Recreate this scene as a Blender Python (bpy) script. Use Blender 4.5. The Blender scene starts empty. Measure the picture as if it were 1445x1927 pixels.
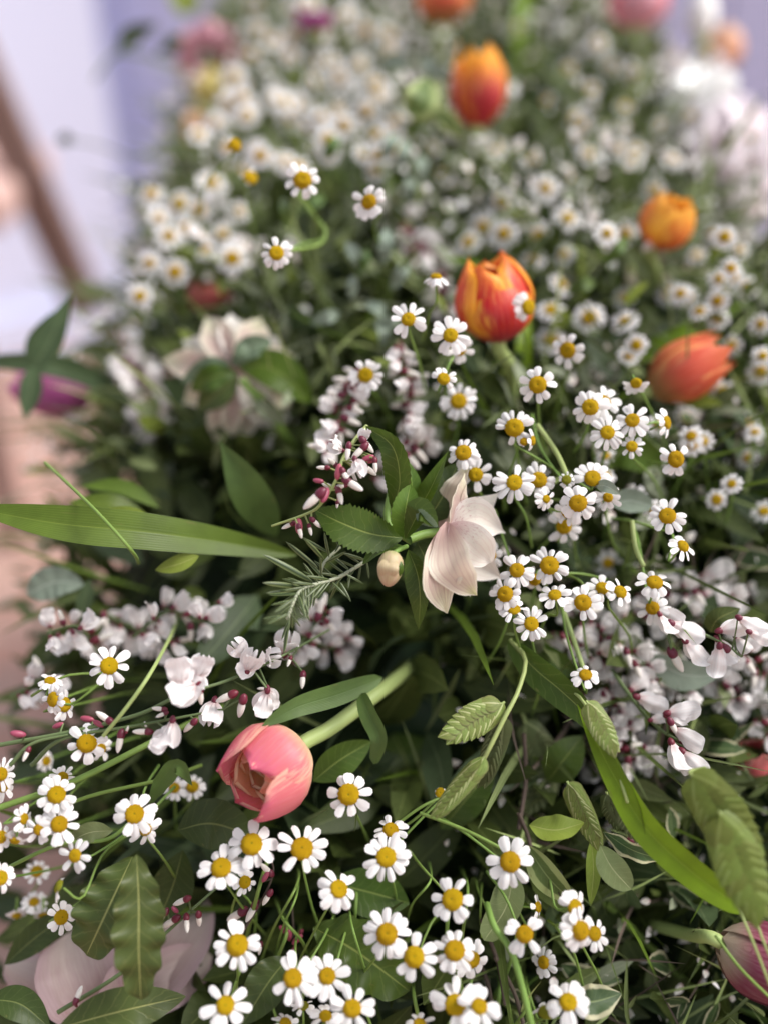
import bpy, math, random
from mathutils import Vector, Matrix, noise as mnoise
rng = random.Random(7)
rad = math.radians
sc = bpy.context.scene
COL = sc.collection
V = Vector

# ------------------------------------------------------------------ camera
FPX = 1850.0                       # focal length in pixels of the 1445 x 1927 photograph
PITCH = rad(33)
CAM = V((0, 0, 1.15))
FW = V((0, math.cos(PITCH), -math.sin(PITCH)))
UP = V((0, math.sin(PITCH), math.cos(PITCH)))
RT = V((1, 0, 0))
cd = bpy.data.cameras.new('camera')
cam = bpy.data.objects.new('camera', cd)
COL.objects.link(cam)
cam.location = CAM
cam.rotation_euler = (math.pi / 2 - PITCH, 0, 0)
cd.sensor_fit = 'VERTICAL'
cd.sensor_height = 24
cd.lens = 24 * FPX / 1927
cd.clip_start = 0.02
cd.clip_end = 200
cd.dof.use_dof = True
cd.dof.focus_distance = 0.428
cd.dof.aperture_fstop = cd.lens / 1000 / 0.0195
sc.camera = cam

# ------------------------------------------------------------------ light
SUN_DIR = V((0.60, 0.10, 0.75)).normalized()
w = bpy.data.worlds.new('World')
sc.world = w
w.use_nodes = True
nt = w.node_tree
sky = nt.nodes.new('ShaderNodeTexSky')
sky.sky_type = 'NISHITA'
sky.sun_disc = False
sky.sun_elevation = math.asin(SUN_DIR.z)
sky.sun_rotation = math.atan2(SUN_DIR.x, SUN_DIR.y)
sky.air_density = 1.0
sky.dust_density = 3.5
sky.ozone_density = 1.0
hs = nt.nodes.new('ShaderNodeHueSaturation')      # an overcast, greyer sky
hs.inputs['Saturation'].default_value = 0.25
nt.links.new(sky.outputs[0], hs.inputs['Color'])
bg = nt.nodes['Background']
nt.links.new(hs.outputs[0], bg.inputs[0])
bg.inputs[1].default_value = 0.15
sl = bpy.data.lights.new('sun', 'SUN')
sl.energy = 1.7
sl.angle = rad(20)
sl.color = (1.0, 0.96, 0.91)
so = bpy.data.objects.new('sun', sl)
COL.objects.link(so)
so.rotation_euler = SUN_DIR.to_track_quat('Z', 'Y').to_euler()
sc.view_settings.view_transform = 'Standard'
sc.view_settings.look = 'None'
sc.view_settings.gamma = 1
sc.view_settings.exposure = 0.8
sc.cycles.max_bounces = 6
sc.cycles.diffuse_bounces = 3
sc.cycles.glossy_bounces = 2
sc.cycles.transmission_bounces = 3


# ------------------------------------------------------------------ geometry helpers
def P(x, y, d):
    """a point d metres in front of the camera plane on the ray of photo pixel x, y"""
    return CAM + d * (FW + RT * ((x - 722.5) / FPX) - UP * ((y - 963.5) / FPX))


def interp(tab, x):
    if x <= tab[0][0]:
        return tab[0][1]
    for (a, b), (c, e) in zip(tab, tab[1:]):
        if x <= c:
            return b + (e - b) * (x - a) / (c - a)
    return tab[-1][1]


def DF(y):      # distance of the front layer of flowers
    return interp([(0, .5), (300, .475), (600, .45), (1000, .435), (1500, .415), (1927, .395)], y)


def screen_dir(ang, elev=0):
    a, e = rad(ang), rad(elev)
    return (RT * math.cos(a) + UP * math.sin(a)) * math.cos(e) - FW * math.sin(e)


def catmull(pts, n):
    if len(pts) == 2:
        return [pts[0].lerp(pts[1], i / (n - 1)) for i in range(n)]
    q = [pts[0] * 2 - pts[1]] + list(pts) + [pts[-1] * 2 - pts[-2]]
    out = []
    m = len(pts) - 1
    for i in range(n):
        s = i / (n - 1) * m
        k = min(int(s), m - 1)
        t = s - k
        a, b, c, e = q[k:k + 4]
        out.append(0.5 * ((2 * b) + (c - a) * t + (2 * a - 5 * b + 4 * c - e) * t * t + (3 * b - a - 3 * c + e) * t ** 3))
    return out


def frame(zdir, hint):
    z = zdir.normalized()
    x = hint - z * hint.dot(z)
    if x.length < 1e-6:
        x = z.orthogonal()
    x.normalize()
    y = z.cross(x)
    return Matrix((x, y, z)).transposed()


class MB:
    def __init__(s):
        s.v, s.f, s.uv, s.m = [], [], [], []

    def quad_grid(s, rows, uvs, closed=False, mi=0):
        o = len(s.v)
        n = len(rows[0])
        for r in rows:
            s.v.extend(r)
        for i in range(len(rows) - 1):
            for j in range(n if closed else n - 1):
                k = (j + 1) % n
                s.f.append((o + i * n + j, o + i * n + k, o + (i + 1) * n + k, o + (i + 1) * n + j))
                s.uv.append((uvs[i][j], uvs[i][k], uvs[i + 1][k], uvs[i + 1][j]))
                s.m.append(mi)

    def tube(s, pts, radii, n=6, mi=0, flat=1.0):
        if not isinstance(radii, (list, tuple)):
            radii = [radii] * len(pts)
        rows, uvs = [], []
        hint = V((.3, -.5, .8))
        for i, p in enumerate(pts):
            t = pts[min(i + 1, len(pts) - 1)] - pts[max(i - 1, 0)]
            f = frame(t, hint)
            hint = f.col[0]
            rows.append([p + f.col[0] * (radii[i] * math.cos(2 * math.pi * j / n)) + f.col[1] * (radii[i] * flat * math.sin(2 * math.pi * j / n)) for j in range(n)])
            uvs.append([(j / n, i / (len(pts) - 1)) for j in range(n)])
        s.quad_grid(rows, uvs, True, mi)
        o = len(s.v)
        s.v.append(pts[-1] + (pts[-1] - pts[-2]).normalized() * radii[-1] * .6)
        b = o - n
        for j in range(n):
            s.f.append((b + j, b + (j + 1) % n, o))
            s.uv.append(((0, 1), (0, 1), (0, 1)))
            s.m.append(mi)

    def leaf(s, pts, hw, nrm, ns=14, nu=4, peak=.45, a=.8, b=.8, fold=0.25, cup=0.0, wave=0.0, freq=5, serr=0.0,
             nserr=14, base=0.0, mi=0, roll=0.0, twist=0.0, ph=0.0, curl=0.0, lobe=0.0):
        """hw half width in metres; the sheet follows the points pts and faces nrm"""
        c = catmull(pts, ns + 1)
        rows, uvs = [], []
        for i in range(ns + 1):
            t = i / ns
            tg = (c[min(i + 1, ns)] - c[max(i - 1, 0)]).normalized()
            n = nrm - tg * nrm.dot(tg)
            n.normalize()
            r = roll + twist * t
            if r:
                n = Matrix.Rotation(rad(r), 3, tg) @ n
            side = tg.cross(n)
            p = math.sin(math.pi / 2 * t / peak) ** a if t < peak else max(0, math.cos(math.pi / 2 * (t - peak) / (1 - peak))) ** b
            ww = hw * max(p, base * (1 - t), 0.02)
            row, ur = [], []
            for j in range(nu + 1):
                u = -1 + 2 * j / nu
                e = 1 + (serr * ((t * nserr) % 1 - .5) if abs(u) > .99 else 0)
                h = (fold * abs(u) + cup * u * u + curl * u * abs(u)) * ww + wave * hw * math.sin(freq * 2 * math.pi * t + ph + (1.3 if u > 0 else 0)) * abs(u) ** 1.5 * (.3 + p)
                lb = 1 + lobe * math.sin(freq * 2 * math.pi * t + (2.1 if u > 0 else 0) + ph) * abs(u)
                row.append(c[i] + side * (u * ww * e * lb) + n * h)
                ur.append(((u + 1) / 2, t))
            rows.append(row)
            uvs.append(ur)
        s.quad_grid(rows, uvs, False, mi)

    def ball(s, M4, nr=8, ns=10, mi=0, shape=None):
        """unit egg along x transformed by M4"""
        rows, uvs = [], []
        for i in range(nr + 1):
            t = i / nr
            x = -math.cos(math.pi * t)
            r = math.sin(math.pi * t)
            if shape:
                r *= shape(t)
            r = max(r, 1e-3)
            rows.append([M4 @ V((x, r * math.cos(2 * math.pi * j / ns), r * math.sin(2 * math.pi * j / ns))) for j in range(ns)])
            uvs.append([(j / ns, t) for j in range(ns)])
        s.quad_grid(rows, uvs, True, mi)

    def box(s, M4, mi=0):
        o = len(s.v)
        for z in (-1, 1):
            for x, y in ((-1, -1), (1, -1), (1, 1), (-1, 1)):
                s.v.append(M4 @ V((x, y, z)))
        for f in ((3, 2, 1, 0), (4, 5, 6, 7), (0, 1, 5, 4), (1, 2, 6, 5), (2, 3, 7, 6), (3, 0, 4, 7)):
            s.f.append(tuple(o + i for i in f))
            s.uv.append(((0, 0), (1, 0), (1, 1), (0, 1)))
            s.m.append(mi)

    def mesh(s, name, mats, smooth=True):
        me = bpy.data.meshes.new(name)
        me.from_pydata([tuple(p) for p in s.v], [], s.f)
        ul = me.uv_layers.new(name='UVMap')
        ul.data.foreach_set('uv', [c for f in s.uv for q in f for c in q])
        for m in (mats if isinstance(mats, (list, tuple)) else [mats]):
            me.materials.append(m)
        me.polygons.foreach_set('material_index', s.m)
        if smooth:
            me.polygons.foreach_set('use_smooth', [True] * len(s.f))
        me.update()
        return me


WM = {}                                                # world matrices of roots and parts


def link(name, me, parent=None, M4=None):
    o = bpy.data.objects.new(name, me)
    COL.objects.link(o)
    M4 = M4 if M4 is not None else Matrix.Identity(4)
    if parent is not None:
        o.parent = parent
        o.matrix_local = WM[parent.name].inverted() @ M4
    else:
        o.matrix_local = M4
    WM[o.name] = M4
    return o


def thing(name, label, cat, M4, group=None):
    o = link(name, None, None, M4)
    o.empty_display_size = 0.005
    return tag(o, label, cat, group)


def tag(o, label, cat, group=None, kind=None):
    o['label'] = label
    if cat:
        o['category'] = cat
    if group:
        o['group'] = group
    if kind:
        o['kind'] = kind
    return o


def part(name, mb, mats, parent, smooth=True):
    """a part whose mesh was drawn in world space"""
    inv = WM[parent.name].inverted()
    mb.v = [inv @ p for p in mb.v]
    o = bpy.data.objects.new(name, mb.mesh(name, mats, smooth))
    COL.objects.link(o)
    o.parent = parent
    WM[o.name] = WM[parent.name]
    return o


def T(p):
    return Matrix.Translation(p)


# ------------------------------------------------------------------ materials
def nd(nt, t, **k):
    n = nt.nodes.new(t)
    for a, b in k.items():
        setattr(n, a, b)
    return n


def sset(nt, sock, v):
    if isinstance(v, bpy.types.NodeSocket):
        nt.links.new(v, sock)
    elif v is not None:
        sock.default_value = v


def mth(nt, op, a, b=None, c=None):
    n = nd(nt, 'ShaderNodeMath', operation=op)
    for i, q in enumerate((a, b, c)):
        sset(nt, n.inputs[i], q)
    return n.outputs[0]


def smooth(nt, x, lo, hi):
    n = nd(nt, 'ShaderNodeMapRange', interpolation_type='SMOOTHSTEP')
    sset(nt, n.inputs[0], x)
    n.inputs[1].default_value = lo
    n.inputs[2].default_value = hi
    return n.outputs[0]


def c4(c):
    return (*c, 1) if isinstance(c, tuple) and len(c) == 3 else c


def mixc(nt, f, a, b, blend='MIX'):
    n = nd(nt, 'ShaderNodeMix', data_type='RGBA', blend_type=blend)
    sset(nt, n.inputs[0], f)
    sset(nt, n.inputs[6], c4(a))
    sset(nt, n.inputs[7], c4(b))
    return n.outputs[2]


def uva(nt):
    s = nd(nt, 'ShaderNodeSeparateXYZ')
    u = nd(nt, 'ShaderNodeUVMap', uv_map='UVMap')
    nt.links.new(u.outputs[0], s.inputs[0])
    a = mth(nt, 'MULTIPLY', mth(nt, 'ABSOLUTE', mth(nt, 'SUBTRACT', s.outputs[0], .5)), 2)
    return s.outputs[0], s.outputs[1], a, u.outputs[0]


def noise(nt, scale, vec=None, detail=3.0, stretch=None):
    n = nd(nt, 'ShaderNodeTexNoise')
    n.inputs['Scale'].default_value = scale
    n.inputs['Detail'].default_value = detail
    if vec is None:
        vec = nd(nt, 'ShaderNodeTexCoord').outputs['Object']
    if stretch:
        m = nd(nt, 'ShaderNodeMapping')
        m.inputs['Scale'].default_value = stretch
        nt.links.new(vec, m.inputs[0])
        vec = m.outputs[0]
    nt.links.new(vec, n.inputs[0])
    return n.outputs[0]


def surface(name, colfn, rough=.5, trans=0.0, spec=.4, bump=None, bstr=.3, bdist=.0006, vary=.2, sss=0.0):
    m = bpy.data.materials.new(name)
    m.use_nodes = True
    nt = m.node_tree
    b = nt.nodes['Principled BSDF']
    out = nt.nodes['Material Output']
    c = colfn(nt) if callable(colfn) else c4(colfn)
    if vary:
        h = nd(nt, 'ShaderNodeHueSaturation')
        r = nd(nt, 'ShaderNodeObjectInfo').outputs['Random']
        sset(nt, h.inputs['Value'], mth(nt, 'MULTIPLY_ADD', r, vary, 1 - vary / 2))
        sset(nt, h.inputs['Hue'], mth(nt, 'MULTIPLY_ADD', r, vary * .08, .5 - vary * .04))
        sset(nt, h.inputs['Color'], c)
        c = h.outputs[0]
    sset(nt, b.inputs['Base Color'], c)
    b.inputs['Roughness'].default_value = rough
    b.inputs['Specular IOR Level'].default_value = spec
    if bump:
        bn = nd(nt, 'ShaderNodeBump')
        bn.inputs['Strength'].default_value = bstr
        bn.inputs['Distance'].default_value = bdist
        nt.links.new(bump(nt), bn.inputs['Height'])
        nt.links.new(bn.outputs[0], b.inputs['Normal'])
    if trans:
        t = nd(nt, 'ShaderNodeBsdfTranslucent')
        sset(nt, t.inputs[0], c)
        x = nd(nt, 'ShaderNodeMixShader')
        x.inputs[0].default_value = trans
        nt.links.new(b.outputs[0], x.inputs[1])
        nt.links.new(t.outputs[0], x.inputs[2])
        nt.links.new(x.outputs[0], out.inputs[0])
    return m


def leafmat(name, base, rib, edge=None, ew=.8, kind='net', rough=.5, trans=.25, dark=.72, ribw=.07, spec=.28):
    def vein(nt):
        u, v, a, q = uva(nt)
        if kind == 'par':
            return mth(nt, 'MULTIPLY_ADD', mth(nt, 'SINE', mth(nt, 'MULTIPLY', u, 95)), .5, .5)
        k = mth(nt, 'SINE', mth(nt, 'MULTIPLY', mth(nt, 'ADD', mth(nt, 'SUBTRACT', v, mth(nt, 'MULTIPLY', a, .16)), mth(nt, 'MULTIPLY', noise(nt, 3.5, q), .11)), 58))
        return smooth(nt, k, .86, 1.0)

    def colr(nt):
        u, v, a, q = uva(nt)
        n = noise(nt, 60, detail=4)
        c = mixc(nt, smooth(nt, n, .3, .7), tuple(x * dark for x in base), base)
        if kind == 'par':
            c = mixc(nt, mth(nt, 'MULTIPLY', vein(nt), .16), c, rib)
        else:
            c = mixc(nt, mth(nt, 'MULTIPLY', vein(nt), .15), c, rib)
        if edge:
            e = smooth(nt, mth(nt, 'ADD', a, mth(nt, 'MULTIPLY', noise(nt, 7, q), .25)), ew, ew + .12)
            c = mixc(nt, e, c, edge)
        sp = noise(nt, 9, q, 4)
        c = mixc(nt, mth(nt, 'MULTIPLY', smooth(nt, sp, .64, .74), .45), c, (.17, .15, .05))
        if ribw:
            c = mixc(nt, smooth(nt, a, ribw, ribw * .3), c, rib)
        return c

    def bmp(nt):
        u, v, a, q = uva(nt)
        h = mth(nt, 'ADD', mth(nt, 'MULTIPLY', vein(nt), -.5), mth(nt, 'MULTIPLY', noise(nt, 300), .5))
        return mth(nt, 'ADD', h, smooth(nt, a, .0, .12))
    return surface(name, colr, rough, trans, spec, bmp, .22, .0005)


def petalmat(name, base, tip=None, edge=None, throat=None, ev=(.55, .95), tv=(.5, 1), hv=(.3, 0), streak=.3, rough=.45, trans=.3, fleck=None, vary=.08, veins=None):
    def colr(nt):
        u, v, a, q = uva(nt)
        st = noise(nt, 3.0, q, 3, (14, 1.2, 1))
        c = c4(base)
        if tip:
            c = mixc(nt, smooth(nt, mth(nt, 'ADD', v, mth(nt, 'MULTIPLY', mth(nt, 'SUBTRACT', st, .5), streak)), tv[0], tv[1]), c, tip)
        if edge:
            e = mth(nt, 'ADD', a, mth(nt, 'MULTIPLY', mth(nt, 'SUBTRACT', st, .5), streak * 2.2))
            c = mixc(nt, smooth(nt, e, ev[0], ev[1]), c, edge)
        if throat:
            c = mixc(nt, smooth(nt, v, hv[0], hv[1]), c, throat)
        if fleck:
            f = noise(nt, 34, q, 2, (1.4, .5, 1))
            m = mth(nt, 'MULTIPLY', smooth(nt, f, .60, .68), smooth(nt, v, .62, .25))
            c = mixc(nt, mth(nt, 'MULTIPLY', m, .75), c, fleck)
        if veins:
            k = mth(nt, 'SINE', mth(nt, 'ADD', mth(nt, 'MULTIPLY', u, veins[1]), mth(nt, 'MULTIPLY', noise(nt, 5, q), 5)))
            c = mixc(nt, mth(nt, 'MULTIPLY', smooth(nt, k, .55, 1), veins[2]), c, veins[0])
        c = mixc(nt, mth(nt, 'MULTIPLY', smooth(nt, st, .35, .75), .16), c, mixc(nt, .5, c, (1, .95, .9)))
        return c

    def bmp(nt):
        u, v, a, q = uva(nt)
        return noise(nt, 3.0, q, 3, (22, .9, 1))
    return surface(name, colr, rough, trans, .35, bmp, .25, .0006, vary)


M = {}
M['white'] = petalmat('chamomile_white', (.80, .77, .76), tip=(.84, .81, .81), throat=(.70, .72, .52), hv=(.16, 0), streak=.1, trans=.22, rough=.55, vary=.06)


def disc_col(nt):
    tc = nd(nt, 'ShaderNodeTexCoord').outputs['Object']
    l = nd(nt, 'ShaderNodeVectorMath', operation='LENGTH')
    s = nd(nt, 'ShaderNodeMapping')
    s.inputs['Scale'].default_value = (1, 1, 0)
    nt.links.new(tc, s.inputs[0])
    nt.links.new(s.outputs[0], l.inputs[0])
    vo = nd(nt, 'ShaderNodeTexVoronoi')
    vo.inputs['Scale'].default_value = 16
    nt.links.new(tc, vo.inputs[0])
    c = mixc(nt, smooth(nt, vo.outputs[0], .15, .6), (.96, .64, .012), (.86, .50, .008))
    return mixc(nt, smooth(nt, l.outputs[1], .16, .02), c, (.45, .30, .015))


def disc_bump(nt):
    tc = nd(nt, 'ShaderNodeTexCoord').outputs['Object']
    vo = nd(nt, 'ShaderNodeTexVoronoi')
    vo.inputs['Scale'].default_value = 16
    nt.links.new(tc, vo.inputs[0])
    return mth(nt, 'SUBTRACT', 1, vo.outputs[0])


M['disc'] = surface('chamomile_yellow', disc_col, .7, 0, .15, disc_bump, .8, .02, .14)
M['disc_green'] = surface('chamomile_unripe', (.42, .40, .03), .7, 0, .15, disc_bump, .8, .02, .12)
M['stem'] = surface('fresh_stem', lambda nt: mixc(nt, noise(nt, 80), (.13, .22, .04), (.22, .33, .08)), .5, .1, .3)
M['stem_dark'] = surface('broom_stem', lambda nt: mixc(nt, noise(nt, 90), (.07, .11, .04), (.15, .19, .08)), .6, 0, .3)
M['stem_pale'] = surface('pale_stem', lambda nt: mixc(nt, noise(nt, 60), (.28, .36, .12), (.38, .45, .17)), .45, .1, .3)
M['wood'] = surface('woody_stem', lambda nt: mixc(nt, noise(nt, 120), (.05, .035, .03), (.12, .09, .07)), .8, 0, .2)
M['bud'] = petalmat('broom_white', (.80, .74, .68), tip=(.84, .81, .77), throat=(.62, .34, .34), hv=(.28, 0.02), trans=.2, streak=.2, vary=.08)
M['bloom'] = petalmat('broom_blossom', (.82, .78, .77), tip=(.86, .84, .84), throat=(.74, .56, .55), hv=(.32, 0.05), veins=((.70, .50, .50), 42, .22), trans=.28, streak=.3, vary=.06)
M['calyx'] = surface('maroon_calyx', lambda nt: mixc(nt, noise(nt, 200), (.085, .008, .02), (.16, .016, .036)), .4, 0, .4)
M['pinkbud'] = surface('pink_bud', lambda nt: mixc(nt, noise(nt, 200), (.24, .03, .065), (.36, .08, .12)), .4, 0, .4)
M['hell'] = petalmat('hellebore_cream', (.64, .53, .43), tip=(.70, .72, .36), edge=(.82, .77, .64), throat=(.50, .30, .27), tv=(.76, 1.02), ev=(.55, 1), hv=(.45, 0), streak=.3, trans=.3, veins=((.46, .27, .27), 46, .35))
M['hell_in'] = petalmat('hellebore_inner', (.78, .73, .65), tip=(.83, .80, .74), edge=(.84, .79, .74), throat=(.62, .42, .42), tv=(.6, 1), ev=(.6, 1), hv=(.4, 0), streak=.2, fleck=(.38, .07, .12), trans=.3, veins=((.66, .50, .46), 46, .3))
M['hell_back'] = petalmat('hellebore_back', (.56, .40, .35), tip=(.74, .72, .50), edge=(.74, .68, .55), throat=(.50, .29, .26), tv=(.5, .95), ev=(.5, 1), hv=(.35, 0), streak=.4, trans=.3, veins=((.42, .24, .24), 46, .4))
M['hell_mauve'] = petalmat('hellebore_mauve', (.44, .32, .31), tip=(.56, .47, .43), edge=(.48, .34, .36), throat=(.36, .32, .2), tv=(.45, 1), hv=(.45, 0), streak=.5, trans=.3, veins=((.40, .26, .28), 44, .16), fleck=(.3, .08, .13))
M['mauve'] = petalmat('mauve_petal', (.46, .20, .25), tip=(.55, .29, .34), throat=(.25, .2, .1), trans=.3)
M['yellow'] = petalmat('yellow_petal', (.62, .48, .10), tip=(.68, .58, .2), trans=.3)
M['fire'] = petalmat('tulip_fire', (.62, .028, .022), tip=(.85, .20, .015), edge=(.95, .44, .015), throat=(.34, .012, .04), ev=(.45, .92), tv=(.55, 1.05), hv=(.35, 0), streak=.8, trans=.32, rough=.4, veins=((.80, .12, .02), 60, .3))
M['fire_top'] = petalmat('tulip_flame', (.50, .018, .03), tip=(.95, .40, .012), edge=(.90, .33, .012), ev=(.7, 1.1), tv=(.42, .8), streak=.9, trans=.3, rough=.38)
M['coral'] = petalmat('tulip_coral', (.72, .10, .045), tip=(.78, .17, .05), edge=(.82, .36, .10), throat=(.30, .17, .05), ev=(.6, 1), tv=(.5, 1), hv=(.4, 0), streak=.9, trans=.3, veins=((.45, .10, .05), 60, .3))
M['pinkt'] = petalmat('tulip_pink', (.76, .19, .22), tip=(.74, .12, .22), edge=(.86, .50, .36), throat=(.80, .60, .36), ev=(.6, 1.05), tv=(.6, 1), hv=(.5, .08), streak=.8, trans=.35, rough=.42, veins=((.74, .24, .20), 70, .25))
M['peach'] = petalmat('tulip_peach', (.88, .60, .28), tip=(.86, .46, .32), edge=(.88, .62, .38), throat=(.8, .58, .2), ev=(.6, 1), tv=(.6, 1), hv=(.5, 0), streak=.3, trans=.45, rough=.4)
M['magenta'] = petalmat('tulip_magenta', (.28, .035, .17), tip=(.42, .08, .26), edge=(.36, .06, .2), streak=.4, trans=.25)
M['amber'] = petalmat('tulip_amber', (.72, .16, .02), tip=(.90, .42, .03), edge=(.92, .48, .03), throat=(.5, .03, .04), ev=(.3, .9), tv=(.4, 1), hv=(.4, 0), streak=.9, trans=.3)
M['rosec'] = petalmat('coral_rose', (.72, .14, .15), tip=(.76, .22, .2), edge=(.78, .36, .3), streak=.6, trans=.3)
M['dimred'] = petalmat('dim_red', (.30, .03, .03), tip=(.40, .07, .05), streak=.5, trans=.2)
M['wine'] = petalmat('tulip_wine', (.17, .018, .05), tip=(.22, .03, .07), edge=(.26, .05, .09), throat=(.36, .28, .2), hv=(.3, .04), streak=.8, trans=.25)
M['palepink'] = petalmat('pale_pink', (.86, .74, .79), tip=(.88, .81, .85), edge=(.88, .80, .84), trans=.15, streak=.3)
M['rosep'] = petalmat('rose_pink', (.80, .42, .50), tip=(.82, .52, .62), edge=(.74, .22, .26), trans=.35, streak=.3)
M['apricot'] = petalmat('apricot', (.82, .46, .28), tip=(.84, .58, .42), trans=.35, streak=.3)
M['creamw'] = petalmat('white_petal', (.89, .88, .86), tip=(.90, .89, .87), trans=.12, streak=.1)
M['bract'] = leafmat('hellebore_leaf', (.07, .12, .016), (.20, .25, .06), rough=.33, trans=.28, ribw=.05)
M['bract_light'] = leafmat('hellebore_leaf_light', (.10, .18, .02), (.23, .30, .07), rough=.35, trans=.4, ribw=.05)
M['bract_grey'] = leafmat('hellebore_leaf_underside', (.17, .24, .15), (.30, .36, .25), rough=.5, trans=.25, ribw=.05)
M['blade'] = leafmat('grass_blade', (.105, .17, .02), (.18, .25, .04), kind='par', rough=.4, trans=.38, ribw=.03)
M['blade_bright'] = leafmat('bright_blade', (.22, .37, .015), (.30, .44, .04), kind='par', rough=.35, trans=.45, ribw=.03)
M['tulipleaf'] = leafmat('tulip_leaf', (.09, .15, .035), (.14, .21, .07), kind='par', rough=.45, trans=.25, ribw=0)
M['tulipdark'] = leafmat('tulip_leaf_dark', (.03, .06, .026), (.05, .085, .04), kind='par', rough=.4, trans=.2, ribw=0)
M['pitto'] = leafmat('pittosporum', (.07, .098, .022), (.28, .29, .10), rough=.38, trans=.2, ribw=.045)
M['pitto_dark'] = leafmat('pittosporum_dark', (.05, .078, .017), (.15, .18, .055), rough=.38, trans=.2, ribw=.05)
M['lime'] = leafmat('lime_leaf', (.26, .34, .055), (.42, .46, .15), rough=.45, trans=.4, ribw=.05)
M['pale'] = leafmat('pale_leaf', (.24, .29, .12), (.40, .42, .22), rough=.5, trans=.35, ribw=.05)
M['grey'] = leafmat('grey_leaf', (.26, .32, .25), (.42, .47, .40), rough=.6, trans=.25, ribw=.05)
M['var'] = leafmat('variegated', (.07, .12, .045), (.20, .26, .11), edge=(.52, .50, .32), ew=.78, rough=.45, trans=.25)
M['var_light'] = leafmat('variegated_light', (.14, .21, .06), (.25, .33, .12), edge=(.36, .43, .17), ew=.62, rough=.45, trans=.35)
M['dull'] = leafmat('dull_leaf', (.06, .095, .04), (.12, .16, .075), rough=.5, trans=.2)
M['rosemary'] = surface('rosemary_needle', lambda nt: mixc(nt, smooth(nt, uva(nt)[2], .2, .8), (.026, .045, .010), (.12, .15, .055)), .4, 0, .4)
M['rosestem'] = surface('rosemary_stem', lambda nt: mixc(nt, noise(nt, 90), (.30, .33, .22), (.42, .44, .33)), .7, 0, .2)


def scale_col(nt):
    u, v, a, q = uva(nt)
    c = mixc(nt, smooth(nt, noise(nt, 3, q, 2, (9, 1, 1)), .4, .65), (.15, .20, .045), (.24, .29, .075))
    c = mixc(nt, smooth(nt, a, .16, .02), c, (.46, .48, .22))
    return mixc(nt, mth(nt, 'MULTIPLY', smooth(nt, a, .75, 1), .5), c, (.16, .11, .06))


M['oat'] = surface('sea_oat_scale', scale_col, .5, .3, .3, None, vary=.3)
M['oat_dark'] = surface('sea_oat_scale_dark', lambda nt: mixc(nt, smooth(nt, uva(nt)[2], .2, .05), (.085, .105, .035), (.2, .23, .1)), .5, .25, .3, None, vary=.3)
M['oat_soft'] = surface('sea_oat_scale_soft', lambda nt: mixc(nt, smooth(nt, noise(nt, 90), .45, .7), mixc(nt, smooth(nt, uva(nt)[2], .2, .05), (.11, .145, .03), (.22, .27, .08)), (.27, .33, .045)), .5, .35, .3, None, vary=.3)
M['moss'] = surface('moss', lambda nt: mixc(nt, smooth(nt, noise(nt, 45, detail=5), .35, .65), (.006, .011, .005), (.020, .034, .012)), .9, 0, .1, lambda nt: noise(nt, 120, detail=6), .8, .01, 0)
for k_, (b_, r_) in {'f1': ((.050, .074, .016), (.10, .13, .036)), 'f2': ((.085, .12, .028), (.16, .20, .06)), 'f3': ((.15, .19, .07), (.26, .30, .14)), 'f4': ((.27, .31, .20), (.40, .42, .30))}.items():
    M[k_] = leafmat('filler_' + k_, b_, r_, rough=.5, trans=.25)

# ------------------------------------------------------------------ the setting
def sheet(name, c, ux, uy, mat, label=None, cat=None, kind=None):
    mb = MB()
    mb.quad_grid([[c - ux - uy, c + ux - uy], [c - ux + uy, c + ux + uy]], [[(0, 0), (1, 0)], [(0, 1), (1, 1)]])
    o = link(name, mb.mesh(name, mat, False))
    if label:
        o['label'] = label
    if cat:
        o['category'] = cat
    if kind:
        o['kind'] = kind
    return o


def floor_col(nt):
    b = nd(nt, 'ShaderNodeTexBrick')
    b.inputs['Scale'].default_value = 1
    b.inputs['Brick Width'].default_value = .21
    b.inputs['Row Height'].default_value = .105
    b.inputs['Mortar Size'].default_value = .006
    b.inputs['Color1'].default_value = (.46, .25, .19, 1)
    b.inputs['Color2'].default_value = (.38, .22, .17, 1)
    b.inputs['Mortar'].default_value = (.36, .33, .30, 1)
    nt.links.new(nd(nt, 'ShaderNodeTexCoord').outputs['Object'], b.inputs[0])
    return mixc(nt, mth(nt, 'MULTIPLY', noise(nt, 9), .6), b.outputs[0], (.55, .36, .30))


M['floor'] = surface('terracotta_pavers', floor_col, .75, 0, .2, vary=0)
o = sheet('ground', V((0, 0, 0)), V((30, 0, 0)), V((0, 30, 0)), M['floor'], 'pink terracotta paved ground seen blurred beside the flowers', None, 'structure')

M['lav'] = surface('skylight_tinted_wall', lambda nt: mixc(nt, noise(nt, 2), (.50, .51, .74), (.56, .57, .80)), .8, 0, .2, vary=0)  # blue skylight and the back wall's shade are put into this colour
M['whitew'] = surface('white_render', lambda nt: mixc(nt, noise(nt, 3), (.70, .73, .92), (.74, .77, .95)), .8, 0, .2, vary=0)  # white plaster with the blue skylight tint mixed into its colour
wall = thing('wall', 'blurred lavender grey boarded wall behind the flowers', 'wall', T(V((1.2, 3.05, 0))))
wall['kind'] = 'thing'
for i in range(14):
    mb = MB()
    x0 = -2.0 + i * .42
    mb.box(T(V((x0 + .21, 3.05, 1.5))) @ Matrix.Diagonal((.205, .03 + .004 * (i % 2), 1.5, 1)))
    part('board', mb, M['lav'], wall, False)
PM = T(V((-.73, 2.8, 0))) @ Matrix.Rotation(rad(34), 4, 'Z')
pier = thing('pier', 'bright white plastered pier left of the lavender wall', 'pier', PM)
mb = MB()
mb.box(PM @ T(V((-1.5, .15, 1.6))) @ Matrix.Diagonal((1.5, .14, 1.6, 1)))
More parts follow.
